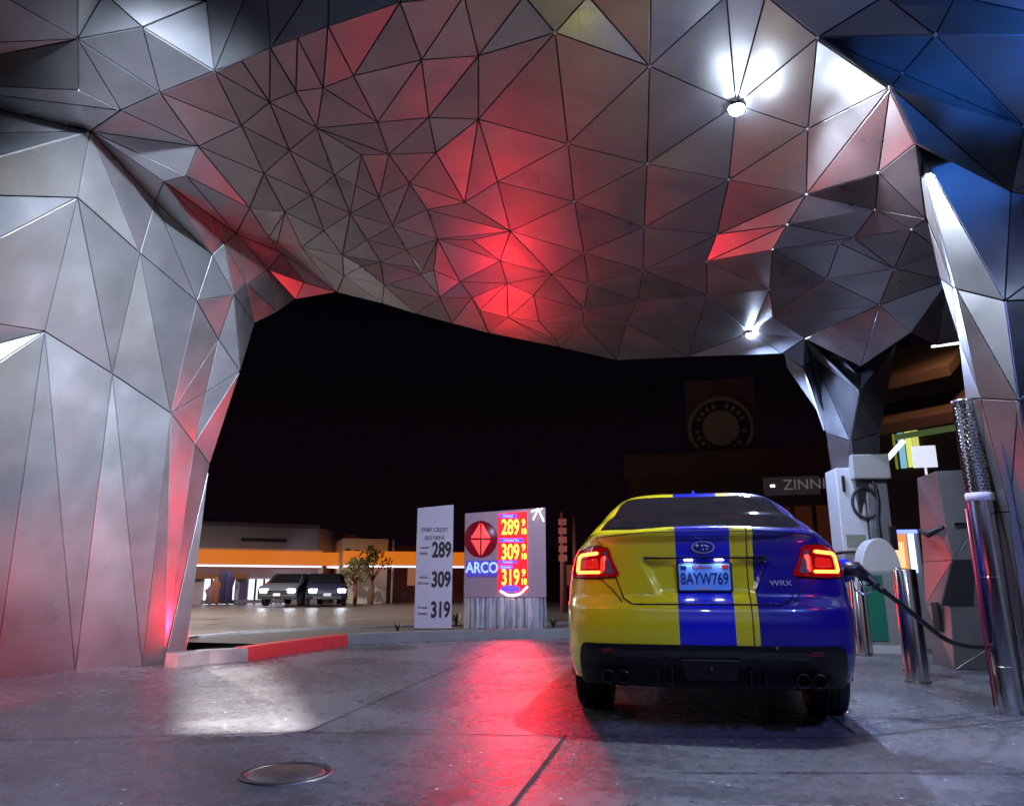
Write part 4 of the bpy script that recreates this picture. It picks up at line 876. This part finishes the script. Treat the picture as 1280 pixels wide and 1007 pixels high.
# pump with lit screen
q0 = D(1141, 800, 11.6); q0.z = 0
vp = empty('vending_machine', (q0.x, q0.y, 0), R(4), label='small machine with an orange and blue lit screen behind the short bollards', cat='vending machine')
b = MB(); b.box((0, .2, .78), (.50, .4, 1.56)); b.build('cabinet', M_GREYP, vp, bevel=.02)
b = MB(); b.box((-.07, -.006, 1.25), (.28, .02, .52)); b.build('screen', emis('orange_screen', (1, .38, .10), .9), vp)
b = MB(); b.box((-.04, -.02, 1.23), (.13, .012, .34)); b.build('screen_picture', emis('pale_picture', (1, .65, .35), 1.2), vp)
b = MB(); b.box((.13, -.02, 1.25), (.07, .02, .52)); b.build('side_light', emis('white_blue', (.45, .6, 1), 3), vp)
b = MB(); b.box((-.0, -.01, 1.54), (.44, .03, .05)); b.build('top_light', emis('blue_light', (.15, .2, 1), 3), vp)

# ------------------------------------------------------------------ price board
pL = Z(518, 786, .10); 
bo = empty('price_board', pL, R(12), label='pale metal board of debit and credit prices on two black legs', cat='price board')
w_, h0, h1 = .63, .12, 2.10
M_BOARD = mat('board_face', (.62, .56, .62), rough=.5, noise=.1)
b = MB(); b.prism([(0, .02), (w_, .02), (w_, h1), (0, h1-.06)], -.05, .0, fn=lambda x, z, y: (x, y, z)); b.build('panel', M_BOARD, bo)
b = MB(); b.box((.03, .03, .9), (.05, .05, 1.8)); b.build('leg', M_BLACK, bo); b = MB(); b.box((w_-.03, .03, .95), (.05, .05, 1.9)); b.build('leg', M_BLACK, bo)
M_PT = mat('print_black', (.02, .015, .02), rough=.5); M_PG = mat('print_grey', (.06, .04, .06), rough=.5)
text('heading', 'DEBIT CREDIT', (w_*.5, -.055, 1.66), .10, M_PG, bo, sx=.74); text('heading', 'SELF SERVE', (w_*.5, -.055, 1.52), .10, M_PG, bo, sx=.74)
for k, (s, n1, n2) in enumerate([('289', 'Unleaded', 'Regular'), ('309', 'Unleaded', 'Mid Grade'), ('319', 'Premium', 'Unleaded')]):
    z = 1.31-.50*k
    text('price', s, (w_*.70, -.055, z), .36, M_PT, bo, sx=.62, bold=.012); text('grade', n1, (w_*.22, -.055, z+.05), .06, M_PG, bo, sx=.7); text('grade', n2, (w_*.22, -.055, z-.05), .06, M_PG, bo, sx=.7)
# ------------------------------------------------------------------ lit monument sign
pS = Z(579, 789, .05)
sg = empty('fuel_sign', pS, R(15), label='lit red fuel price sign with round emblem on a base of glassy blocks', cat='sign')
sg.scale = (.87, 1, .945)
sw = 1.66
M_SF = mat('sign_face', (.35, .22, .25), rough=.42, metal=.3, noise=.1)
b = MB(); b.prism([(0, .60), (sw, .60), (sw, 2.26), (0, 2.14)], 0, .45, fn=lambda x, z, y: (x, y, z)); b.build('cabinet', M_SF, sg, bevel=.01)
M_RLED = emis('red_led_field', (1, .002, .006), 2.2)
b = MB(); b.prism([(.68, .70), (1.28, .70), (1.28, 2.18), (.68, 2.13)], -.02, -.002, fn=lambda x, z, y: (x, y, z)); pf = b.build('price_field', M_RLED, sg)
M_YLED = emis('yellow_led', (1, .42, .03), 5)
M_BLU = emis('blue_led', (.12, .06, 1), 1.6)
for k, s in enumerate(['289', '309', '319']):
    z = 1.87-.46*k
    text('price', s, (.93, -.03, z), .40, M_YLED, pf, sx=.62, bold=.006); text('fraction', '9', (1.20, -.03, z+.09), .17, M_YLED, pf, bold=.004, sx=.9); text('fraction', '10', (1.20, -.03, z-.07), .15, M_YLED, pf, bold=.004, sx=.8)
for z, w2, s in [(2.09, .36, 'Unleaded'), (1.64, .50, 'Unleaded Plus'), (1.24, .36, 'Premium'), (1.15, .28, 'Unleaded')]:
    b = MB(); b.box((.70+w2/2, -.026, z), (w2, .01, .075 if z > 1.3 or z < 1.2 else .06)); b.build('grade_strip', M_BLU, pf)
    text('grade', s, (.70+w2/2, -.034, z), .07, emis('pale_blue', (.5, .4, 1), 2.5), pf, sx=.8, ext=.001)
b = MB(); b.lathe([(0, -.015), (.33, -.015), (.34, -.002)], (.33, 0, 1.66), 'y', 48); em = b.build('emblem', mat('emblem_dark', (.05, .003, .01), rough=.3, emit=(.4, .0, .02), es=.25), sg)
b = MB(); M_EM = emis('emblem_red', (1, .03, .03), 3.2)
for sx_, sz_ in ((1, 1), (1, -1), (-1, 1), (-1, -1)):
    c = (.33, -.022, 1.66); P_ = [(.018, .022), (.20, .022), (.165, .07), (.018, .30)]
    vs = [(c[0]+sx_*x, c[1], c[2]+sz_*z) for x, z in P_]; vs.append((c[0]+sx_*.06, c[1]-.02, c[2]+sz_*.09))
    b.add(vs, [(0, 1, 4), (1, 2, 4), (2, 3, 4), (3, 0, 4)])
b.build('emblem_spark', M_EM, em)
o = lamp('led_light', 'AREA', (.98, -.08, 1.45), 36, (1, .0, .012), .5, target=(.98, -5, 1.45), parent=sg); o.data.shape = 'RECTANGLE'; o.data.size_y = 1.45; o.data.diffuse_factor = .6; o.data.spread = R(110)
text('name_letters', 'ARCO', (.36, -.02, 1.13), .27, emis('blue_letters', (.10, .16, 1), 5), sg, sx=.86, bold=.006)
b = MB(); b.box((.36, -.008, 1.12), (.62, .012, .30)); b.build('name_strip', mat('violet_strip', (.10, .06, .28), rough=.4, emit=(.1, .05, 1), es=.25), sg)
b = MB(); vs = spline([(.72, -.04, .72), (.9, -.04, .64), (1.1, -.04, .66), (1.28, -.04, .80)]); b.tube(vs, [.018]*len(vs), 8); b.build('white_swoosh', emis('swoosh', (1, .75, .9), 4), sg)
b = MB(); b.lathe([(0, -.02), (1, -.02), (1, 0)], (0, 0, 0), 'y', 32); b.v = [(.93+x*.2, y-.03, .76+z*.06) for x, y, z in b.v]; b.build('blue_oval', M_BLU, sg)
M_XL = emis('corner_light', (.9, .9, 1), 3.)
b = MB(); b.tube([(1.36, -.02, 2.17), (1.50, -.03, 2.23), (1.62, -.02, 1.99)], .014, 8); b.tube([(1.40, -.02, 2.02), (1.48, -.03, 2.18), (1.60, -.02, 2.24)], .012, 8); b.build('corner_lamp', M_XL, sg)
M_CRY = mat('glassy_block', (.8, .74, .78), rough=.12, metal=.45, noise=.35, nscale=6, bump=.8, bscale=9)
random.seed(11); b = MB(); x = 0.0
while x < sw-.02:
    w2 = random.uniform(.09, .2); w2 = min(w2, sw-x); y1 = random.uniform(-.07, .03); zt_ = .60
    P_ = [(x+.004, .42), (x+.004, y1+.05), (x+w2*random.uniform(.3, .7), y1-.03), (x+w2-.004, y1+.05), (x+w2-.004, .42)]
    o = len(b.v); rj = random.uniform(-.04, .04)
    lo = [(px, py, 0) for px, py in P_]; mi = [(px+rj*.4, py-random.uniform(0, .04), .3+random.uniform(-.08, .08)) for px, py in P_]; hi_ = [(px, py, zt_-.005) for px, py in P_]
    b.add(lo+mi+hi_, [(j*5+k, j*5+(k+1) % 5, (j+1)*5+(k+1) % 5, (j+1)*5+k) for j in range(2) for k in range(5)]+[(4, 3, 2, 1, 0), (10, 11, 12, 13, 14)]); x += w2
b.build('base_blocks', M_CRY, sg)

# ------------------------------------------------------------------ small plants in the bed
def plant(loc, label, h=.3, n=16):
    t = MB()
    for k in range(n):
        a = random.uniform(0, 2*pi); l = h*random.uniform(.7, 1.2); sp = random.uniform(.15, .7); w = .022
        d = Vector((cos(a), sin(a), 0)); e = Vector((-sin(a), cos(a), 0)); P_ = []
        for j in range(5):
            s = j/4; c = d*(sp*l*s*(.4+.6*s))+Vector((0, 0, l*(s-.35*sp*s*s))); ww = w*(1-s)**.6*(.5+s) if j < 4 else 0
            P_ += [c+e*ww, c-e*ww]
        t.add(P_, [(2*j, 2*j+1, 2*j+3, 2*j+2) for j in range(4)])
    o = t.build('plant', mat('leaf', (.05, .07, .03), rough=.5, noise=.4), loc=loc); return tag(o, label, 'plant')
p = Z(570, 783, .1); plant(p, 'spiky low plant between the price board and the lit sign', .26, 26)
p = Z(497, 790, .1); plant(p, 'small low plant left of the price board', .16, 12)
p = Z(692, 786, .1); plant(p, 'small leafy plant right of the lit sign base', .2, 16)

# ------------------------------------------------------------------ across the street
M_WALL = mat('pale_stucco', (.26, .22, .25), rough=.8, noise=.15, nscale=1.5, bump=.3)
M_WALL2 = mat('cream_stucco', (.5, .46, .36), rough=.8, noise=.15, nscale=1.5)
def along(u0, u1, d0, d1, zb=0.):
    a = D(u0, 740, d0); c = D(u1, 740, d1); return Vector((a.x, a.y, 0)), Vector((c.x, c.y, 0))
class Face:                                        # local frame on a facade: s metres along, d metres out, z up
    def __init__(s, a, c): s.a = a; s.c = c; s.t = (c-a).normalized(); s.L = (c-a).length; s.n = Vector((s.t.y, -s.t.x, 0))
    def box(s, s0, s1, z0, z1, d0, d1):
        b = MB(); vs = []
        for z in (z0, z1):
            for q, d in ((s0, d0), (s1, d0), (s1, d1), (s0, d1)): p = s.a+s.t*q+s.n*d; vs.append((p.x, p.y, z))
        b.add(vs, [(0, 1, 2, 3), (4, 7, 6, 5), (0, 4, 5, 1), (1, 5, 6, 2), (2, 6, 7, 3), (3, 7, 4, 0)]); return b
    def p(s, q, d, z): v = s.a+s.t*q+s.n*d; return Vector((v.x, v.y, z))
a, c = along(150, 394, 37, 38); f1 = Face(a, c); zf = lambda v, d: Z(400, v, 0) and (.83+d*math.tan(TH-math.atan((v-503.5)/F)))
sb = empty('shop_building', f1.a, label='long pale single storey shop building across the street with white lit windows and an added orange band standing in for traffic streaks', cat='building')
def part(name, b, m, parent, **k):
    off_ = parent.location if parent.parent is None else parent.parent.location
    b.v = [tuple(Vector(v)-off_) for v in b.v]; o = b.build(name, m, parent, **k); return o
Hh = zf(663, 38); L1 = f1.L
part('wall', f1.box(0, L1, -.02, Hh, -9, 0), M_WALL, sb)
part('parapet', f1.box(-.05, L1+.02, Hh, Hh+.18, -.5, .06), mat('coping', (.1, .08, .1), rough=.7), sb)
s_of = lambda u: (u-150)/(394-150)*L1
part('roof_unit', f1.box(s_of(225), s_of(266), Hh, Hh+.5, -6, -2), M_WALL, sb)
part('dark_strip', f1.box(s_of(289), s_of(350), zf(680, 38), zf(676, 38), .0, .03), M_BLACK, sb)  # flat black strip on the wall face
M_OR = emis('orange_trail', (1, .24, .015), .62); M_OR2 = emis('amber_trail', (.8, .22, .02), .16); M_WT = emis('white_trail', (1, .85, .95), 1.6)  # glowing bands put in place of the light streaks of passing traffic
M_WIN = emis('lit_window', (.74, .80, 1), 1.6)
f3z = lambda v: zf(v, 36.5)
part('trail_band', f1.box(0, L1, f3z(706), f3z(690), .0, .9), M_OR, sb)
part('trail_edge', f1.box(0, L1, f3z(689.6), f3z(688), .0, .95), mat('amber_edge', (.3, .12, .05), rough=.5, emit=(1, .4, .2), es=.12), sb)
part('trail_strip', f1.box(0, L1, f3z(709.2), f3z(707.2), .5, .96), M_WT, sb)
part('lower_trail', f1.box(s_of(150), s_of(300), f3z(723), f3z(718), .0, .3), M_OR2, sb)
for (u0, u1, es) in [(248, 286, 1), (304, 345, 1), (349, 353, 1)]:
    w = part('window', f1.box(s_of(u0), s_of(u1), zf(756, 38), zf(724, 38), .0, .06), M_WIN, sb)
for k, (u0, u1, v0, v1, c_, e_) in enumerate([(248, 286, 721, 723.5, (1, .55, .25), .5), (355, 392, 722, 742, (1, .30, .08), .35), (396, 424, 716, 724, (1, .35, .1), .2)]):
    part('window', f1.box(s_of(u0), min(L1, s_of(u1)), zf(v1, 38), zf(v0, 38), .0, .05), emis('added_amber', c_, e_), sb)  # amber glow panels added to make the street light less even
for u in (255, 264, 277, 311, 322, 333, 340): part('mullion', f1.box(s_of(u), s_of(u)+.09, zf(756, 38), zf(724, 38), .06, .12), M_BLACK, sb)
part('sill', f1.box(s_of(246), s_of(353), 0, zf(757, 38)+.35, .0, .18), mat('grey_sill', (.12, .11, .14), rough=.7), sb)
door = part('door', f1.box(s_of(292), s_of(302), 0, zf(727, 38), .0, .08), mat('shop_door', (.06, .05, .12), rough=.3), sb)
# goods displayed in the window
for i, (u, hh_, col) in enumerate([(262, 1.2, (.30, .10, .06)), (269, 1.5, (.04, .03, .08)), (276, 1.45, (.05, .04, .12)), (256, .8, (.2, .1, .12))]):
    bb = MB(); q = f1.p(s_of(u), .5, 0); bb.lathe([(0, 0), (.22, .02), (.2, .5*hh_), (.28, .75*hh_), (.16, .86*hh_), (.13, .95*hh_), (0, hh_)], (q.x, q.y, 0), n=10)
    o = bb.build('shop_dummy', mat('cloth', col, rough=.8)); tag(o, ['brown draped shop dummy in front of the lit shop window', 'dark draped shop dummy, left one of the two dark ones before the lit window', 'dark blue draped shop dummy, right one of the two dark ones before the lit window', 'short pinkish draped stand in front of the lit shop window'][i], 'shop dummy', 'dummies outside the shop window')
a, c = along(394, 447, 38, 44); f2 = Face(a, c)
sb2 = empty('annex_building', f2.a, label='pale annex with sloping roofline right of the lit shop windows', cat='building')
part('wall', f2.box(0, f2.L, -.02, zf(663.5, 39), -8, -.01), mat('annex_stucco', (.30, .26, .28), rough=.8, noise=.15, nscale=1.5), sb2)
part('trail_band', f2.box(0, f2.L, f3z(706), f3z(690), -.005, .9), M_OR, sb2)
part('trail_strip', f2.box(0, f2.L, f3z(709.2), f3z(707.2), .5, .96), M_WT, sb2)
part('shutter', f2.box(.5, f2.L-1.0, .3, 2.0, -.005, .04), mat('brown_shutter', (.12, .05, .02), rough=.6), sb2)
part('post', f2.box(.1, .3, 0, 2.3, .0, .2), M_WHITEP, sb2)
a, c = along(426, 483, 36.5, 36.8); f3 = Face(a, c)
sb3 = empty('cream_building', f3.a, label='cream wall lit yellow by a lamp behind the small tree, left of the price board', cat='building')
part('wall', f3.box(0, f3.L, -.02, zf(674, 36.6), -5, -.01), M_WALL2, sb3)
part('trail_band', f3.box(0, f3.L+4.1, f3z(706), f3z(690), .0, .9), M_OR, sb3)
part('trail_strip', f3.box(0, f3.L+4.1, f3z(709.2), f3z(707.2), .5, .96), M_WT, sb3)
part('vent', f3.box(.1, .35, zf(700, 36), zf(686, 36), .0, .03), M_BLACK, sb3)
a, c = along(484, 720, 38, 42); f4 = Face(a, c)
sb4 = empty('brick_building', f4.a, label='low dark brick building behind the price board and the lit sign', cat='building')
part('wall', f4.box(0, f4.L, -.02, 2.6, -6, 0), mat('dark_brick', (.10, .035, .03), rough=.8, noise=.4, nscale=3), sb4)
part('parapet', f4.box(0, f4.L, 2.6, 2.75, -.4, .05), M_DARK, sb4)
for k in range(5): part('window', f4.box(1+3*k, 2.6+3*k, .8, 1.9, .0, .05), emis('dim_window', (1, .35, .2), [.25, .05, .4, .1, .3][k]), sb4)
# lamp on the cream wall
q = f3.p(f3.L*.28, .5, 2.35)
wl = empty('wall_lamp', q, label='wall lamp shining pale yellow onto the cream wall', cat='light')
b = MB(); b.lathe([(.0, .1), (.12, .06), (.14, 0), (0, 0)], n=12); b.build('shade', M_DARK, wl); b = MB(); b.lathe([(0, -.01), (.1, -.01)], n=12); b.build('bulb', emis('wall_bulb', (1, .95, .6), 20), wl)
lamp('wall_light', 'POINT', (0, -.1, -.3), 130, (1, .92, .55), .1, parent=wl)
# tree in front of the cream wall
def leafy(loc, h, r, label, col, trunk_c=(.25, .08, .04), n=700, zc=.75, name='tree'):
    t = empty(name, loc, label=label, cat='tree'); b = MB()
    b.tube([(0, 0, -.02), (.03, 0, h*.25), (-.02, .02, h*.5), (0, 0, h*.7)], [.10, .08, .065, .03], 8)
    for k in range(5):
        a = k*1.3; b.tube([(0, 0, h*.45), (.35*r*cos(a), .35*r*sin(a), h*.6), (.75*r*cos(a), .75*r*sin(a), h*.78)], [.05, .03, .012], 6)
    b.build('trunk', mat('bark', trunk_c, rough=.8), t); b = MB()
    cl = [(random.uniform(-1, 1)*r*.7, random.uniform(-1, 1)*r*.7, h*zc+random.uniform(-1, 1)*r*.5, random.uniform(.3, .6)*r) for _ in range(9)]
    for k in range(n):
        cx, cy_, cz, cr = random.choice(cl); d = Vector((random.gauss(0, 1), random.gauss(0, 1), random.gauss(0, .8))); d = d.normalized()*cr*random.uniform(.5, 1.05)
        c = Vector((cx, cy_, cz))+d; u = Vector((random.gauss(0, 1), random.gauss(0, 1), random.gauss(0, 1))).normalized(); w = u.orthogonal().normalized(); s = random.uniform(.05, .11)
        b.add([c-u*s, c+w*s*.5, c+u*s, c-w*s*.5], [(0, 1, 2, 3)])
    b.build('crown', mat('foliage', col, rough=.6, noise=.4), t); return t
p = D(464, 760, 35.2); leafy((p.x, p.y, 0), 2.3, .7, 'small tree with reddish bare trunk in front of the lit cream wall', (.10, .10, .03), n=260, zc=.86)
p = D(443, 760, 35.4); leafy((p.x, p.y, 0), 2.0, .75, 'pale green bushy tree lit by the wall lamp', (.30, .30, .12), n=800)
# parked cars across the street
M_PC = [mat('dark_car_paint', (.02, .02, .04), rough=.25, coat=1), mat('grey_car_paint', (.08, .08, .10), rough=.25, coat=1), mat('silver_car_paint', (.18, .17, .2), rough=.25, coat=1)]
M_HL = emis('headlamp', (.8, .88, 1), 30); M_TL = emis('rear_lamp', (1, .03, .03), 4)
def small_car(loc, rz, m, label, lights=True):
    t = empty('parked_car', loc, rz, label=label, cat='car', group='cars across the street'); t.scale = (.92, .92, .92)
    prof = [(-2.2, .3), (-2.25, .6), (-2.15, .82), (-1.3, .92), (-.6, 1.36), (.7, 1.40), (1.5, .98), (2.1, .88), (2.25, .6), (2.2, .3)]
    b = MB(); n = len(prof); vs = []
    for y, k in ((-.82, .96), (-.86, 1), (-.62, 1), (.62, 1), (.86, 1), (.82, .96)):
        for x, z in prof:
            inn = (z > 1.0); yy = y*(.78 if inn else 1); vs.append((x*(k if abs(x) > 2 else 1), yy, z if not (abs(y) > .7 and not inn and z > .85) else z-.05))
    b.add(vs, [(j*n+i, j*n+(i+1) % n, (j+1)*n+(i+1) % n, (j+1)*n+i) for j in range(5) for i in range(n)]+[tuple(range(n)), tuple(range(5*n, 6*n))], 0, True); b.build('body', m, t)
    for s in (-1, 1):
        b = MB(); b.prism([(-1.15, .95), (-.55, 1.30), (.62, 1.33), (1.3, 1.0)], s*.79, s*.70, fn=lambda x, z, y: (x, y, z)); b.build('side_window', M_GLASS, t)
    b = MB(); b.add([(.78, -.52, 1.36), (.78, .52, 1.36), (1.48, .66, 1.0), (1.48, -.66, 1.0)], [(0, 1, 2, 3)]); b.v = [(x+.02, y, z+.015) for x, y, z in b.v]; b.build('windscreen', M_GLASS, t)
    b = MB(); b.box((2.26, 0, .60), (.03, .9, .16)); b.box((2.24, 0, .38), (.04, 1.2, .12)); b.build('grille', M_BLACK, t)
    b = MB(); b.box((2.29, 0, .50), (.02, .32, .12)); b.build('number_plate', M_WHITEP, t)
    for x in (-1.4, 1.4):
        for s in (-1, 1):
            b = MB(); b.lathe([(0, -.1), (.2, -.1), (.31, -.09), (.32, 0), (.31, .09), (.2, .1), (0, .1)], (x, s*.78, .32), 'y', 20); b.build('wheel', M_RUBBER, t)
    for s in (-1, 1):
        b = MB(); b.box((2.2, s*.6, .66), (.1, .34, .14)); b.build('headlight', M_HL if lights else M_CLEAR, t)
        b = MB(); b.box((-2.2, s*.62, .72), (.1, .3, .12)); b.build('tail_light', M_TL if lights else M_LENS, t)
    return t
for i, (u, d, rz, m, lb, on) in enumerate([(368, 33.5, -80, 1, 'grey car facing the forecourt with headlights on, left of the dark car', True), (405, 33.2, -60, 0, 'dark car with headlights turned toward the street, left of the small trees', True)]):
    p = D(u, 745, d); small_car((p.x, p.y, 0), R(rz), M_PC[m], lb, on)
# added street lamps (warm), put in to brighten the road and the corner
def added_street_lamp(loc, h, e, label, col=(1, .88, .80), ang=0, glow=60):
    t = empty('added_street_lamp', loc, R(ang), label=label, cat='street lamp', group='added street lamps')
    b = MB(); b.tube([(0, 0, 0), (0, 0, h)], [.09, .05], 10); b.tube([(0, 0, h-.05), (.5, 0, h+.15), (1.3, 0, h+.2)], .035, 8); b.build('pole', M_DARK, t)
    b = MB(); b.box((1.45, 0, h+.18), (.5, .22, .09)); b.build('lamp_head', M_DARK, t, bevel=.02)
    b = MB(); b.box((1.45, 0, h+.125), (.4, .17, .02)); b.build('lamp_glass', emis('sodium', col, glow), t)
    if e: lamp('street_fill', 'SPOT', (1.45, 0, h+.08), e, col, .1, spot=150, blend=.5, parent=t)
p = D(60, 740, 24); added_street_lamp((p.x, p.y, -.02), 8, 15000, 'added street lamp hidden behind the left leg of the canopy, brightening the road', ang=20)
p = D(489.5, 745, 36); b = MB(); b.tube([(0, 0, 0), (0, 0, 2.9)], .05, 8); o = b.build('thin_pole', mat('pale_pole', (.6, .5, .5), rough=.5), loc=(p.x, p.y, 0)); tag(o, 'thin pale pole at the right end of the cream wall', 'pole')
# palms and dark poles behind the car
for i, (u, v0, d) in enumerate([(703, 640, 24), (718, 645, 27)]):
    p = D(u, v0, d); b = MB(); b.tube([(0, 0, 0), (0, 0, p.z)], [.12, .07], 8); o = b.build('pole', mat('reddish_pole', (.22, .05, .04), rough=.6), loc=(p.x, p.y, 0)); tag(o, ['dark reddish pole just right of the lit sign', 'thinner dark reddish pole just left of the yellow car roof'][i], 'pole')  # poles in one reddish brown
p = D(703, 652, 23.8); b = MB()
for k in range(5): b.box((0, 0, -.28*k), (.26, .04, .2))
o = b.build('vertical_sign', mat('dim_sign', (.25, .05, .05), rough=.5, emit=(1, .3, .2), es=.12), loc=p); tag(o, 'dim narrow vertical sign on the pole right of the lit sign', 'sign')
# many small far lights: lit shop fronts far down the street
for i, (u, v, d, w, h_, c, e) in enumerate([(684, 738, 60, 1.6, .8, (.3, .35, 1), 2.5), (693, 744, 60, .7, .9, (1, .7, .5), 3), (704, 741, 60, .8, 1.3, (1, .45, .25), 3), (699, 752, 58, 2.0, .4, (1, .3, .25), 2), (711, 747, 62, .8, .8, (1, .8, .7), 4), (574, 745, 50, .9, 1.6, (1, .7, .35), 1.5), (572, 757, 50, .8, .5, (1, .3, .2), 1.5), (570, 735, 50, .5, .5, (1, .95, .8), 4)]):
    p = D(u, v, d); t = empty('distant_light', p, label=f"{['blue lit panel', 'pale orange lamp', 'orange shop light', 'low red strip light', 'bright white lamp', 'amber lit doorway', 'small red light', 'tiny white lamp'][i]} far down the street {'between the price board and the lit sign' if i > 4 else 'between the lit sign and the yellow car'}", cat='light')
    b = MB(); b.box((0, 0, 0), (w, .1, h_)); b.build('panel', emis('far_glow', c, e), t, bevel=.03); b = MB(); b.box((0, .1, -p.z/2-.05), (.12, .12, p.z+.1)); b.build('support', M_DARK, t)
# ------------------------------------------------------------------ dark buildings on the right
M_DB = mat('dark_stucco', (.10, .045, .035), rough=.85, noise=.2, nscale=1.)
a, c = along(790, 1150, 30, 30); g1 = Face(a, c); zz = lambda v, d: .83+d*math.tan(TH-math.atan((v-503.5)/F))
db = empty('restaurant_building', g1.a, label='dark low building behind the car carrying a square panel with a round ring emblem', cat='building')
su = lambda u: (u-790)/(1150-790)*g1.L
part('wall', g1.box(0, g1.L, -.02, zz(574, 30), -8, 0), M_DB, db)
part('cornice', g1.box(-.1, g1.L, zz(600, 30), zz(572, 30), .0, .25), mat('brown_fascia', (.13, .045, .03), rough=.7, noise=.2), db)
sp = part('sign_panel', g1.box(su(877), su(974), zz(575, 30), zz(484, 30), -.8, -.3), mat('panel_brown', (.14, .06, .055), rough=.7), db)
cen = g1.p(su(924), -.25, zz(543, 30)); 
def ring3(r0, r1, d0, d1, n=48, m=0, b=None):
    b = b or MB(); vs = []
    for k in range(n):
        a = 2*pi*k/n
        for r_, d in ((r0, d0), (r0, d1), (r1, d1), (r1, d0)): p = cen+g1.t*(r_*cos(a))+g1.n*d; vs.append((p.x, p.y, p.z+r_*sin(a)))
    b.add(vs, [(4*k+j, 4*k+(j+1) % 4, 4*((k+1) % n)+(j+1) % 4, 4*((k+1) % n)+j) for k in range(n) for j in range(4)], m); return b
M_RG = mat('ring_tan', (.34, .22, .15), rough=.6)
em2 = part('ring_emblem', ring3(1.12, 1.26, 0, .06), M_RG, db)
b = ring3(.70, 1.12, -.02, .02); part('ring_field', b, mat('ring_dark', (.05, .02, .03), rough=.6), db)
b = ring3(.02, .70, -.02, .05); part('ring_centre', b, M_RG, db)
b = MB()
for k in range(22):
    a0 = 2*pi*k/22+.05; 
    for r0, r1 in ((.82, 1.0),):
        q = []
        for (aa, rr) in ((a0, r0), (a0+.13, r0), (a0+.13, r1), (a0, r1)): p = cen+g1.t*(rr*cos(aa))+g1.n*.03; q.append((p.x, p.y, p.z+rr*sin(aa)))
        if k % 5: b.add(q, [(0, 1, 2, 3)])
part('ring_marks', b, M_RG, db)
for k in range(6): part('window', g1.box(su(985)+k*.75, su(985)+k*.75+.6, .5, zz(640, 30), .0, .05), emis('very_dim_window', (.5, .12, .05), .05), db)
b = g1.box(su(975), su(1046), zz(627, 30), zz(606, 30), .05, .12); lt_ = part('name_board', b, mat('name_board', (.05, .03, .035), rough=.5, emit=(.5, .4, .5), es=.03), db)
ang = math.atan2(g1.t.y, g1.t.x); q = g1.p(su(1027), .14, zz(616, 30)); text('letters', 'ZINNI', q-g1.a, .55, mat('letter_grey', (.45, .38, .4), rough=.5, emit=(.8, .7, .8), es=.12), lt_, rot=(pi/2, 0, ang))
q = g1.p(su(988), .14, zz(616, 30)); b = g1.box(su(984), su(990), zz(617.5, 30), zz(614.5, 30), .13, .15); part('small_lamp', b, emis('small_white', (1, .9, 1), 2), db)
# corner building with awning and lit yellow strips, right background
a, c = along(1108, 1215, 22, 21); g2 = Face(a, c); s2u = lambda u: (u-1108)/(1215-1108)*g2.L
cb = empty('corner_building', g2.a, label='dark corner building with tan awnings and yellow green lit window between the two right pillars', cat='building')
part('wall', g2.box(0, g2.L+6, -.02, zz(478, 22), -6, 0), mat('dark_wall', (.06, .03, .025), rough=.8), cb)  # one dark brown over the whole wall
M_AW = mat('tan_awning', (.11, .055, .035), rough=.8, noise=.2)
def awning(v0, v1, out, u0=1108, u1=1260):
    b = MB(); vs = []
    for q in (s2u(u0), s2u(u1)):
        for d, z in ((0, zz(v0, 22)), (out, zz(v1, 21)), (out, zz(v1, 21)-.25), (0, zz(v0, 22)-.3)): p = g2.p(q, d, z); vs.append(tuple(p))
    b.add(vs, [(0, 1, 5, 4), (1, 2, 6, 5), (2, 3, 7, 6), (3, 0, 4, 7), (0, 3, 2, 1), (4, 5, 6, 7)]); return part('awning', b, M_AW, cb)
awning(480, 512, 1.4, 1130); awning(532, 560, 1.6, 1112)
p = Vector((7.5, 17, 0)); added_street_lamp((p.x, p.y, -.02), 7, 220, 'added street lamp beyond the near pillar, brightening the far right corner', col=(1, .62, .36), ang=180)
for u0, u1, col, e in [(1160, 1167, (.75, .8, .15), 1.0), (1169, 1176, (.8, .78, .2), .8), (1150, 1157, (.3, .7, .9), .7), (1143, 1145, (.5, .6, .1), .3)]:
    part('lit_window', g2.box(s2u(u0), s2u(u1), zz(604, 22), zz(566, 22), .0, .06), emis('lit_strip', col, e), cb)
part('green_lintel', g2.box(s2u(1148), s2u(1235), zz(566, 21), zz(560, 21), .02, .12), mat('green_trim', (.12, .2, .08), rough=.5, emit=(.4, .6, .2), es=.12), cb)
p = D(1182, 432, 13); b = MB(); b.tube([(-.2, 0, 0), (.2, 0, .03)], .02, 8); o = b.build('strip_light', emis('edge_tube', (.7, .9, 1), 2.5), loc=p); tag(o, 'thin short white strip light under the far right canopy edge', 'light')
